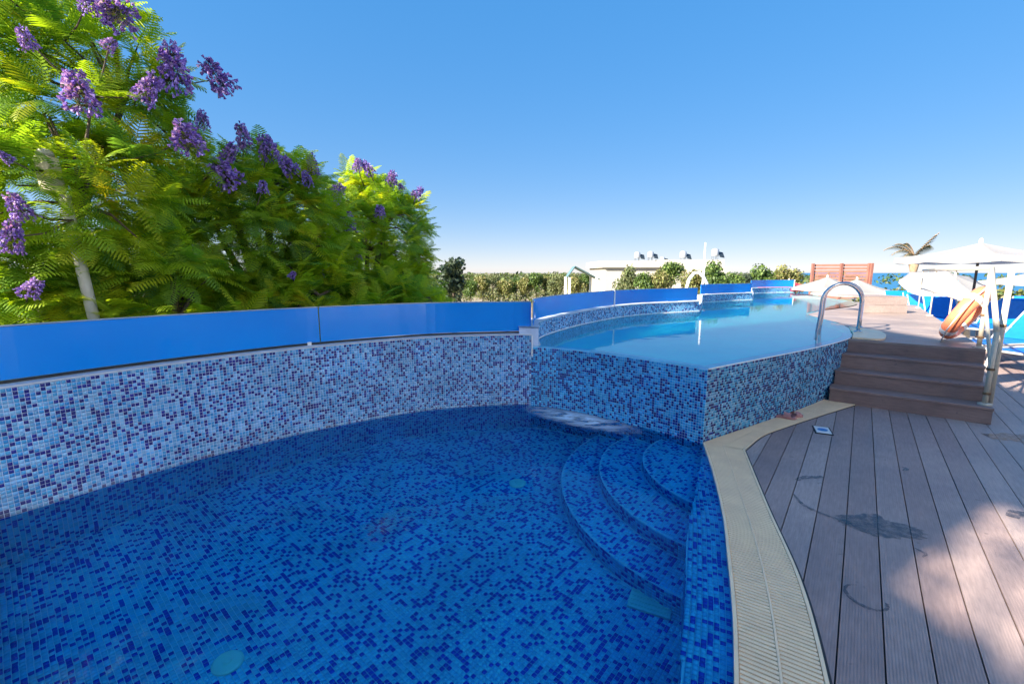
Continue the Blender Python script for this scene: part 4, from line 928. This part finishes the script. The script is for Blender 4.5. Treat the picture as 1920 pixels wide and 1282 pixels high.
for k, (u, v, s, zoff, lab) in enumerate([(1195, 478, 1.0, 0.5, 'leftmost white water tank on the white building roof'), (1220, 477, 1.0, 0.5, 'second white water tank from the left on the roof'), (1242, 486, 0.8, 0.05, 'small low water tank on the roof edge'), (1281, 477, 1.1, 0.4, 'water tank with dark panel above the tall green tree'), (1341, 473, 1.2, 0.5, 'rightmost water tank beside the white pole')]):
    p = ray_at(u, v, YB + 2.5); zb = p.z - 0.3 * s; floor_z = zt + (0.15 if u > 1248 else -0.4)
    e = empty('water_tank', (p.x, p.y, floor_z), lab, 'water tank', 'roof water tanks')
    MB().lathe([(0.27 * s, 0), (0.29 * s, 0.05), (0.29 * s, 0.48 * s), (0.2 * s, 0.58 * s), (0.06 * s, 0.62 * s)], (p.x, p.y, zb), 14).build('tank', M['tank'], e, True)
    for dx, dy in ((-1, -1), (1, -1), (1, 1), (-1, 1)): MB().box((p.x + dx * 0.17 * s, p.y + dy * 0.17 * s, (floor_z + zb) / 2), (0.05, 0.05, max(0.05, zb - floor_z))).build('leg', M['alu'], e)
    MB().box((p.x + 0.48 * s, p.y - 0.1, zb + 0.12), (0.42 * s, 0.06, 0.55 * s), rot=Matrix.Rotation(R(-40), 3, 'X') @ Matrix.Rotation(R(15), 3, 'Z')).build('solar_panel', M['glass'], e)
# shelter with teal gable roof
e = empty('shelter', (4.6, 36, -3), 'small shelter with a teal grey gable roof on white posts', 'shelter')
ap = ray_at(1075, 499, 36); rp = ray_at(1121, 523, 36.5); lp_ = ray_at(1062, 517, 35.5)
b = MB(); th = 0.08
for (a, c) in ((ap, rp), (ap, lp_)):
    A0, A1 = Vector((a.x, a.y - 1.2, a.z)), Vector((a.x + .25, a.y + 2.4, a.z)); C0, C1 = Vector((c.x, c.y - 1.2, c.z)), Vector((c.x + .25, c.y + 2.4, c.z)); d = Vector((0, 0, -th))
    bb = MB(); bb.add([A0, A1, C1, C0, A0 + d, A1 + d, C1 + d, C0 + d], [(0, 1, 2, 3), (7, 6, 5, 4), (0, 4, 5, 1), (1, 5, 6, 2), (2, 6, 7, 3), (3, 7, 4, 0)]); bb.build('roof_slope', M['teal_roof'], e)
for dx, dy in ((0.12, -1.0), (0.2, 2.2), (2.2, -1.0), (2.3, 2.2)): MB().box((lp_.x + dx, lp_.y + dy, (lp_.z - 3) / 2 - 0.05), (0.18, 0.18, lp_.z + 3 - 0.1)).build('post', M['white'], e)
# white pole
p = ray_at(1323, 455, 17.0); pl_ = MB().tube([(p.x, p.y, -3), (p.x, p.y, 0.9), (p.x, p.y, p.z)], [0.05, 0.045, 0.03], 10).build('flag_pole', M['white']); tag(pl_, 'tall thin white pole rising behind the second blue screen', 'pole')
# white bent arch
p0 = ray_at(1287, 537, 16.5); arch = [Vector((p0.x, p0.y, -3)), Vector((p0.x, p0.y, 0.9)), Vector((p0.x + .08, p0.y, 1.25)), Vector((p0.x + .25, p0.y, 1.48)), Vector((p0.x + .42, p0.y, 1.5)), Vector((p0.x + .6, p0.y, 1.35)), Vector((p0.x + .75, p0.y, 1.1)), Vector((p0.x + .8, p0.y, -3))]
tag(MB().tube(arch, 0.06, 8).build('bent_pipe', M['white'], None, True), 'white pipe bent over in an arch beside the white pole', 'pipe')

# ------------------------------------------------------------------ palm
def palm():
    c = ray_at(1714, 486, 21.0); e = empty('palm_tree', (c.x, c.y, -0.9), 'small windblown palm tree against the sea', 'palm tree')
    MB().tube([(c.x + 0.25, c.y, -0.9), (c.x + 0.2, c.y, 0.4), (c.x + 0.05, c.y, 1.5), (c.x, c.y, c.z), (c.x, c.y, c.z + .12)], [0.16, 0.13, 0.12, 0.24, 0.12], 10).build('trunk', M['palm_bark'], e, True)
    for k, (tx, tz, curl) in enumerate([(-1.30, 0.28, 0.62), (-1.15, 0.05, 0.55), (-0.95, 0.55, 0.45), (0.52, 1.05, 0.1), (0.35, 0.95, 0.1), (-0.45, 0.62, 0.3), (-0.7, -0.1, 0.4), (0.15, 0.5, 0.2)]):
        base = Vector((c.x, c.y, c.z + 0.12)); tip = base + Vector((tx, random.uniform(-.6, .3), tz)); ctl = (base + tip) / 2 + Vector((0, 0, curl)); v = []
        n = 16
        spine = [base * (1 - t) ** 2 + ctl * 2 * t * (1 - t) + tip * t * t for t in np.linspace(0, 1, n)]
        for i in range(1, n - 1):
            T = (spine[i + 1] - spine[i - 1]).normalized(); sd = T.cross(Vector((0, 0, 1))).normalized(); ln = 0.42 * math.sin(math.pi * (0.15 + 0.8 * i / n))
            for s in (-1, 1):
                d = (sd * s * 0.7 + T * 0.5 + Vector((-0.35, 0, -0.45))).normalized() * ln; a = spine[i]; w = T * 0.022; v.append([a - w, a + d * 0.5 - w * 0.9, a + d, a + w])
        v = np.array([[list(p - Vector((c.x, c.y, -0.9))) for p in qd] for qd in v]); col = np.tile([0.12, 0.11, 0.06], (len(v), 1)) * RNG.uniform(0.8, 1.3, (len(v), 1))
        me = quads_mesh('frond', v, col); me.materials.append(M['leaf_far']); o = link('frond', me, None, e); MB().tube(spine, [0.022] * 8 + [0.012] * 8, 5).build('rachis', M['palm_bark'], o, off=(c.x, c.y, -0.9))
palm()

# ------------------------------------------------------------------ jacaranda trees
def frond_template(seed, Lr=0.40, n=13):
    rg = np.random.default_rng(seed); V = []; Fq = []; curve = rg.uniform(0.08, 0.2); side = rg.uniform(-0.06, 0.06)
    sp = lambda t: np.array([side * t * t, Lr * (t - 0.12 * t * t), -curve * t * t * Lr * 2.2 + 0.03 * t])
    for i in range(n):
        t = 0.12 + 0.86 * i / (n - 1); p = sp(t); T = sp(min(1, t + .02)) - sp(t - .02); T /= np.linalg.norm(T); S = np.cross(T, [0, 0, 1.0]); S /= np.linalg.norm(S); Up = np.cross(S, T)
        ln = 0.118 * (math.sin(math.pi * (0.16 + 0.80 * t)) ** 0.8) * rg.uniform(0.9, 1.08); w = 0.0095
        for s in (-1, 1):
            d = S * s * 0.86 + T * 0.5; d /= np.linalg.norm(d); dn = -Up * rg.uniform(0.1, 0.35); m = p + d * ln * 0.5 + dn * ln * 0.25; e = p + d * ln + dn * ln
            k = len(V); V += [p - T * w * 0.5, p + T * w * 0.5, m + T * w, m - T * w, e + T * w * 0.25, e - T * w * 0.25]; Fq += [(k, k + 1, k + 2, k + 3), (k + 3, k + 2, k + 4, k + 5)]
    for a, c in zip(np.linspace(0, 0.8, 5), np.linspace(0.2, 1, 5)):
        p, q_ = sp(a), sp(c); k = len(V); V += [p - [0.003, 0, 0], p + [0.003, 0, 0], q_ + [0.002, 0, 0], q_ - [0.002, 0, 0]]; Fq.append((k, k + 1, k + 2, k + 3))
    return np.array(V), np.array(Fq)
FT = [frond_template(100 + i, 0.36 + 0.03 * i) for i in range(4)]
LEAF = np.array([(0.27, 0.42, 0.025), (0.35, 0.48, 0.025), (0.20, 0.36, 0.035), (0.42, 0.48, 0.025), (0.14, 0.29, 0.05), (0.50, 0.46, 0.025)])
def merged_fronds(items):
    Vs, Fs, Cs = [], [], []; n0 = 0
    for k in range(4):
        sub = [it for it in items if it[2] == k]
        if not sub: continue
        TV, TF = FT[k]; Rm = np.array([it[0] for it in sub]); P = np.array([it[1] for it in sub]); c = np.array([it[3] for it in sub])
        v = np.einsum('nij,mj->nmi', Rm, TV) + P[:, None, :]; f = TF[None] + (np.arange(len(sub)) * len(TV))[:, None, None] + n0
        Vs.append(v.reshape(-1, 3)); Fs.append(f.reshape(-1)); Cs.append(np.repeat(c, len(TV), axis=0)); n0 += len(sub) * len(TV)
    V = np.concatenate(Vs); Fq = np.concatenate(Fs); C = np.concatenate(Cs); nf = len(Fq) // 4
    me = bpy.data.meshes.new('foliage'); me.vertices.add(len(V)); me.vertices.foreach_set('co', V.reshape(-1)); me.loops.add(len(Fq)); me.loops.foreach_set('vertex_index', Fq)
    me.polygons.add(nf); me.polygons.foreach_set('loop_start', np.arange(nf) * 4); me.polygons.foreach_set('loop_total', np.full(nf, 4)); me.update(calc_edges=True)
    a = me.attributes.new('Col', 'FLOAT_COLOR', 'POINT'); a.data.foreach_set('color', np.c_[C, np.ones(len(C))].reshape(-1).astype(np.float32)); me.materials.append(M['leaf']); return me
FPROTO = {}
def frond_proto(k, ci):
    if (k, ci) not in FPROTO:
        TV, TF = FT[k]; me = bpy.data.meshes.new('frond'); me.from_pydata(TV.tolist(), [], TF.tolist()); a = me.attributes.new('Col', 'FLOAT_COLOR', 'POINT')
        a.data.foreach_set('color', np.tile([*LEAF[ci], 1], len(TV)).astype(np.float32)); me.materials.append(M['leaf']); FPROTO[(k, ci)] = me
    return FPROTO[(k, ci)]
def flower_mesh(seed):
    rg = np.random.default_rng(seed); n = 190; v = []; col = []
    ang_ = rg.uniform(0, 6.283, n); h = rg.random(n) ** 0.8; rad = (0.42 * (1 - h * 0.75) + 0.06) * np.sqrt(rg.random(n) * 0.7 + 0.3)
    pal = np.array([(0.28, 0.17, 0.68), (0.36, 0.25, 0.78), (0.21, 0.12, 0.55), (0.48, 0.36, 0.84), (0.33, 0.17, 0.58)])
    for i in range(n):
        p = np.array([rad[i] * math.cos(ang_[i]), rad[i] * math.sin(ang_[i]), h[i] - 0.45]); d = np.array([p[0], p[1], (h[i] - 0.5) * 0.5 - 0.25]) + rg.normal(0, 0.15, 3); d /= np.linalg.norm(d)
        x = np.cross(d, rg.normal(size=3)); x /= np.linalg.norm(x); y = np.cross(d, x); c = pal[rg.integers(0, 5)] * rg.uniform(0.8, 1.25); tip = p + d * 0.15
        ax0 = np.array([0, 0, h[i] - 0.52]); sw_ = x * 0.008; v.append([ax0 - sw_, ax0 + sw_, p + sw_, p - sw_]); col.append(np.array([0.10, 0.10, 0.05]))
        for a in range(4):
            a0, a1 = a * 1.571, (a + 1) * 1.571; e0 = tip + (x * math.cos(a0) + y * math.sin(a0)) * 0.055; e1 = tip + (x * math.cos(a1) + y * math.sin(a1)) * 0.055
            v.append([p, p, e0, e1]); col.append(c * (0.9 if a % 2 else 1.1))
    v = np.array(v); me = quads_mesh('flower_cluster', v, np.array(col)); me.materials.append(M['petal']); return me
FLW = [flower_mesh(i) for i in range(3)]
def jacaranda(base, fork_z, blobs, ntips, label, flowers, n_obj, ybias=0.0):
    e = empty('jacaranda_tree', base, label, 'tree', 'jacaranda trees behind the blue screen'); B = np.array(base)
    blobs = np.array(blobs, float); vol = blobs[:, 3] * blobs[:, 4] * blobs[:, 5]; tips = []; outd = []
    bi = RNG.choice(len(blobs), ntips, p=vol ** 0.75 / (vol ** 0.75).sum())
    d = RNG.normal(size=(ntips, 3)); d /= np.linalg.norm(d, axis=1)[:, None]; rr = RNG.uniform(0.45, 1.0, (ntips, 1)) ** 0.5
    tips = blobs[bi, :3] + d * rr * blobs[bi, 3:6]; outd = d * np.array([1, 1, 0.8]) + np.array([0, 0, 0.25])
    # branches
    fork = np.array([base[0], base[1], fork_z]); tb = MB(); tb.tube([tuple(B), (base[0] + .06, base[1] - .05, (base[2] + fork_z) / 2), tuple(fork)], [0.19, 0.15, 0.12], 10); trunk = tb.build('trunk', M['bark'], e, True)
    br = MB(); limb_ends = []
    for i in range(7):
        c = blobs[i % len(blobs), :3] + RNG.normal(size=3) * blobs[i % len(blobs), 3:6] * 0.38; mid = fork * 0.45 + c * 0.55 + np.array([0, 0, 0.15]); br.tube([tuple(fork), tuple(mid), tuple(c)], [0.08, 0.055, 0.03], 7); limb_ends.append(mid); limb_ends.append(c)
    le = np.array(limb_ends)
    for t in tips[:110]:
        j = np.argmin(((le - t) ** 2).sum(1)); m_ = (le[j] + t) / 2 + np.array([0, 0, 0.08]); br.tube([tuple(le[j]), tuple(m_), tuple(t)], [0.022, 0.014, 0.006], 5, False)
    br.build('branches', M['bark'], e, True)
    items = []; lit = RNG.random(ntips)
    for i in range(ntips):
        D = outd[i] / np.linalg.norm(outd[i]); nf = RNG.integers(7, 11); a0 = RNG.random() * 6.28; x = np.cross(D, [0.2, 0.1, 1.0]); x /= np.linalg.norm(x); y = np.cross(D, x)
        ci = RNG.choice(6, p=[0.30, 0.28, 0.16, 0.12, 0.11, 0.03])
        for k in range(nf):
            a = a0 + k * 6.283 / nf; sp = RNG.uniform(0.35, 1.25); f = D * math.cos(sp) + (x * math.cos(a) + y * math.sin(a)) * math.sin(sp); f[2] += RNG.uniform(-0.25, 0.2); f /= np.linalg.norm(f)
            u_ = np.array([0, 0, 1.0]) + D * 0.35 + RNG.normal(0, 0.15, 3); xa = np.cross(f, u_); xa /= np.linalg.norm(xa); za = np.cross(xa, f); s = RNG.uniform(0.75, 1.2)
            Rm = np.c_[xa, f, za] * s; cj = ci if RNG.random() < 0.7 else RNG.integers(0, 5)
            items.append((Rm, tips[i], int(RNG.integers(0, 4)), LEAF[cj] * RNG.uniform(0.85, 1.15), cj))
    # clear the screen in front of the trees
    Pm = np.array([it[1] + it[0][:, 1] * 0.32 for it in items]); LC = np.array(xy(left_c) + xy(lobe1)); ok = np.ones(len(items), bool)
    for q_ in (Pm, np.array([it[1] for it in items])):
        j = np.argmin(((q_[:, None, :2] - LC[None]) ** 2).sum(2), axis=1); near = LC[j]; dd = np.hypot(*(q_[:, :2] - near).T); outside = np.hypot(q_[:, 0] - 0.6, q_[:, 1] - 2.2) > np.hypot(near[:, 0] - 0.6, near[:, 1] - 2.2); ok &= (outside & (dd > 0.16)) | (q_[:, 2] > 1.6)
    items = [it for it, o_ in zip(items, ok) if o_]
    P = np.array([it[1] + it[0][:, 1] * 0.2 for it in items]); u, v, zc = proj(P); dist = np.linalg.norm(P - np.array([0, 0, CAMZ]), axis=1); dist[(u < 5) | (u > 1900) | (v < 5) | (zc < 0.5)] = 1e6
    order = np.argsort(dist)[:n_obj] if n_obj else []
    pick = set(int(i) for i in order)
    rest = [(it[0], it[1] - B, it[2], it[3]) for i, it in enumerate(items) if i not in pick]
    o = link('foliage', merged_fronds(rest), None, e); o['kind'] = 'stuff'
    for i in pick:
        Rm, p, k, c, ci = items[i]; o = bpy.data.objects.new('frond', frond_proto(k, int(ci))); COL.objects.link(o); o.parent = e; l = p - B
        o.matrix_local = Matrix(((*Rm[0], l[0]), (*Rm[1], l[1]), (*Rm[2], l[2]), (0, 0, 0, 1)))
    for (fu, fv, px) in flowers:
        best = None
        dr = np.array(ray_at(fu, fv, 1.0)) - np.array([0, 0, CAMZ])
        for bb in blobs:                     # front surface of the crown along the sight line
            oc = (np.array([0, 0, CAMZ]) - bb[:3]) / (bb[3:6] + 0.12); dd = dr / (bb[3:6] + 0.12); A = dd @ dd; Bq = oc @ dd; Cq = oc @ oc - 1; disc_ = Bq * Bq - A * Cq
            t = (-Bq - math.sqrt(disc_)) / A if disc_ > 0 else None
            if t and (best is None or t < best): best = t
        if best is None:
            t_ = [((bb[:3] - np.array([0, 0, CAMZ])) @ dr) / (dr @ dr) for bb in blobs[:1]]; best = t_[0] * 0.97
        p = np.array([0, 0, CAMZ]) + dr * best * 0.985; s = px * best / F_PX / 1.4
        o = bpy.data.objects.new('flower_cluster', FLW[random.randrange(3)]); COL.objects.link(o); o.parent = e; o.location = p - B; o.scale = (s * random.uniform(0.8, 1.15), s * random.uniform(0.8, 1.15), s * random.uniform(0.85, 1.3)); o.rotation_euler = (random.uniform(-.7, .7), random.uniform(-.7, .7), random.uniform(0, 6))
        j = int(np.argmin(((tips - p) ** 2).sum(1))); c2 = (p * 0.5 + tips[j] * 0.5) + np.array([0, 0, -0.04]); MB().tube([tuple(p), tuple(c2), tuple(tips[j])], [0.005, 0.007, 0.010], 5).build('twig', M['bark'], e, True)
        st_ = MB().tube([tuple(np.array([0, 0, -0.45])), (0, 0, 0.5)], 0.012, 5).build('flower_stem', M['bark'], o, off=(0, 0, 0))
    return e
jacaranda((-5.4, 4.9, -3.0), 0.4, [(-5.35, 4.8, 2.45, 2.1, 1.45, 2.35), (-3.75, 4.65, 1.25, 0.85, 0.55, 0.85), (-4.6, 4.2, 1.1, 0.9, 0.6, 0.75), (-4.35, 4.9, 3.3, 0.7, 0.7, 0.9), (-4.2, 4.05, 0.9, 0.7, 0.5, 0.5), (-3.3, 4.7, 0.9, 0.6, 0.4, 0.5), (-4.1, 4.3, 2.1, 0.8, 0.5, 0.7)], 560,
          'nearest jacaranda tree with bright yellow green fronds and purple flowers, far left',
          [(215, 20, 80), (325, 130, 88), (410, 148, 80), (147, 172, 84), (278, 168, 66), (350, 257, 70), (50, 75, 44), (205, 85, 34), (22, 445, 66), (35, 390, 58), (60, 540, 48), (380, 225, 40), (10, 295, 30), (165, 5, 40)], 290)
jacaranda((-3.5, 6.5, -3.0), 0.2, [(-3.45, 6.3, 1.6, 1.35, 1.2, 1.5), (-2.75, 5.75, 1.0, 0.8, 0.5, 0.7), (-3.5, 5.7, 1.9, 0.8, 0.6, 0.8), (-2.3, 5.55, 0.9, 0.6, 0.4, 0.5), (-3.1, 5.3, 0.9, 0.6, 0.4, 0.5)], 400,
          'middle jacaranda tree with purple flowers on its top, behind the blue screen',
          [(457, 260, 44), (503, 280, 50), (430, 287, 38), (422, 328, 70), (540, 312, 48), (585, 310, 38), (575, 335, 28), (493, 352, 26), (548, 516, 20)], 200)
jacaranda((-2.7, 8.2, -3.0), 0.2, [(-2.65, 8.0, 1.55, 1.05, 1.1, 1.6), (-1.95, 7.4, 0.95, 0.65, 0.6, 0.65), (-1.95, 8.1, 1.9, 0.45, 0.6, 1.0), (-1.5, 6.9, 0.9, 0.5, 0.5, 0.45), (-2.0, 6.3, 0.9, 0.6, 0.4, 0.5)], 360,
          'farthest jacaranda tree, darker green, at the right end of the row',
          [(630, 362, 44), (652, 417, 40), (632, 440, 30), (612, 508, 28), (648, 493, 50), (671, 480, 22), (735, 335, 36), (752, 352, 18), (783, 362, 30), (712, 396, 28), (670, 310, 28), (690, 316, 28)], 150)

# lamp post in the nearest tree
lpz = ray_at(150, 490, 3.95); lt = ray_at(104, 300, 3.95)
e = empty('lamp_post', (lpz.x - 0.02, lpz.y, -3), 'leaning white lamp post with a box lamp among the nearest jacaranda fronds', 'lamp post')
d = (lt - lpz); MB().tube([lpz - d * 5.4, lpz, lpz + d * 0.66], 0.043, 12).build('post', M['lampw'], e, True)
bx = lpz + d * 0.85 + Vector((-0.06, -0.02, 0)); qr = d.normalized().to_track_quat('Z', 'Y').to_matrix()
MB().box(bx, (0.125, 0.11, 0.29), rot=qr).build('lamp_box', simple('aged_lamp', (0.60, 0.52, 0.40), 0.6, var=0.15, scale=20), e, bevel=0.01)
MB().lathe([(0.06, 0), (0.055, 0.04), (0.03, 0.06)], bx + d.normalized() * 0.15, 14, qr).build('lamp_cap', M['lampw'], e, True)

# ------------------------------------------------------------------ hotel behind the camera, whose shade lies over the near pool
ho = empty('hotel_building', (-10, -10, -3), 'tall cream hotel block behind the camera that shades the pool', 'building')
HX = -6.8; HTOP = 8.2
MB().prism([(-20, -30), (HX, -30), (HX, -8.0), (-20, -8.0)], -3, HTOP).build('wall', M['hotel'], ho)
sw = MB(); ys = [-7.99, -3.85, -3.75, -3.35, -3.05, 1.6]; zs = [-3, 4.8, 5.15, 5.35, 6.3, HTOP]   # added wall shading the pool, two openings shaped to cast the sun patch
for i in range(5):
    for j in range(5):
        if (i in (2, 3) and j == 3) or (i in (1, 2) and j == 1): continue
        sw.prism([(HX - 0.3, ys[i]), (HX, ys[i]), (HX, ys[i + 1]), (HX - 0.3, ys[i + 1])], zs[j], zs[j + 1])
sw.build('shade_wall', M['hotel'], ho)
for fl_i in range(2):
    for k in range(7):
        w_ = MB().box((HX + 0.02, -28.5 + k * 3.0, 0.4 + fl_i * 3.8), (0.06, 1.6, 2.0)).build('window', M['white'], ho); MB().box((HX + 0.055, -28.5 + k * 3.0, 0.4 + fl_i * 3.8), (0.02, 1.45, 1.85)).build('pane', M['glass'], w_)

# unseen sunlit wing added to bounce fill light into the shade
wg = empty('bounce_wing', (17, -14, -3), 'unseen wing added behind the camera to bounce sunlight into the shade', 'building')
MB().prism([(9.0, -4), (11, -34), (26, -34), (24, -3)], -3, 19).build('wall', M['hotel'], wg)
MB().prism([(-8, -22.5), (9.9, -22.5), (9.9, -26), (-8, -26)], -3, 19).build('rear_wall', M['hotel'], wg)
MB().prism([(8.85, -3.9), (10.9, -34.1), (26.2, -34.1), (24.2, -2.8)], 19.01, 19.6).build('parapet', M['hotel'], wg)
for fl_i in range(4):
    for k in range(6):
        t = (k + 0.5) / 6; x, y = 9.0 + 2.0 * t, -4 - 30 * t; a = math.atan2(-30, 2.0)
        w_ = MB().box((x - 0.03, y, 0.2 + fl_i * 3.6), (1.5, 0.08, 1.9), a).build('window', M['white'], wg); MB().box((x - 0.075, y, 0.2 + fl_i * 3.6), (1.35, 0.03, 1.75), a).build('pane', M['glass'], w_)

# unseen leaves added over the wall openings to break up the deck sun patch
n = 430; ty = RNG.uniform(-4.1, -2.8, n); tz = RNG.uniform(4.5, 6.6, n); P = np.c_[np.full(n, HX + 0.06) + RNG.uniform(0, 0.12, n), ty, tz]
dens = 0.5 + 0.5 * np.sin(ty * 9 + 1.3) * np.cos(tz * 7.5); P = P[RNG.random(n) < 0.15 + 0.85 * dens]
cr = empty('sun_breaker_leaves', (HX + 0.1, -3.4, 3.0), 'unseen green leaves added behind the camera to break up the sun patch', 'plant')
me = leaf_cloud('foliage', P - np.array([HX + 0.1, -3.4, 3.0]), np.tile([1.0, 0, 0.2], (len(P), 1)), 0.05, np.array(FAR_PAL['green'])[RNG.integers(0, 3, len(P))], 0.8); me.materials.append(M['leaf_far']); link('foliage', me, None, cr)
MB().tube([(HX + 0.04, -4.0, -3), (HX + 0.05, -3.9, 2.0), (HX + 0.06, -3.6, 4.5), (HX + 0.06, -3.2, 5.9)], 0.02, 6).build('stem', M['bark'], cr)
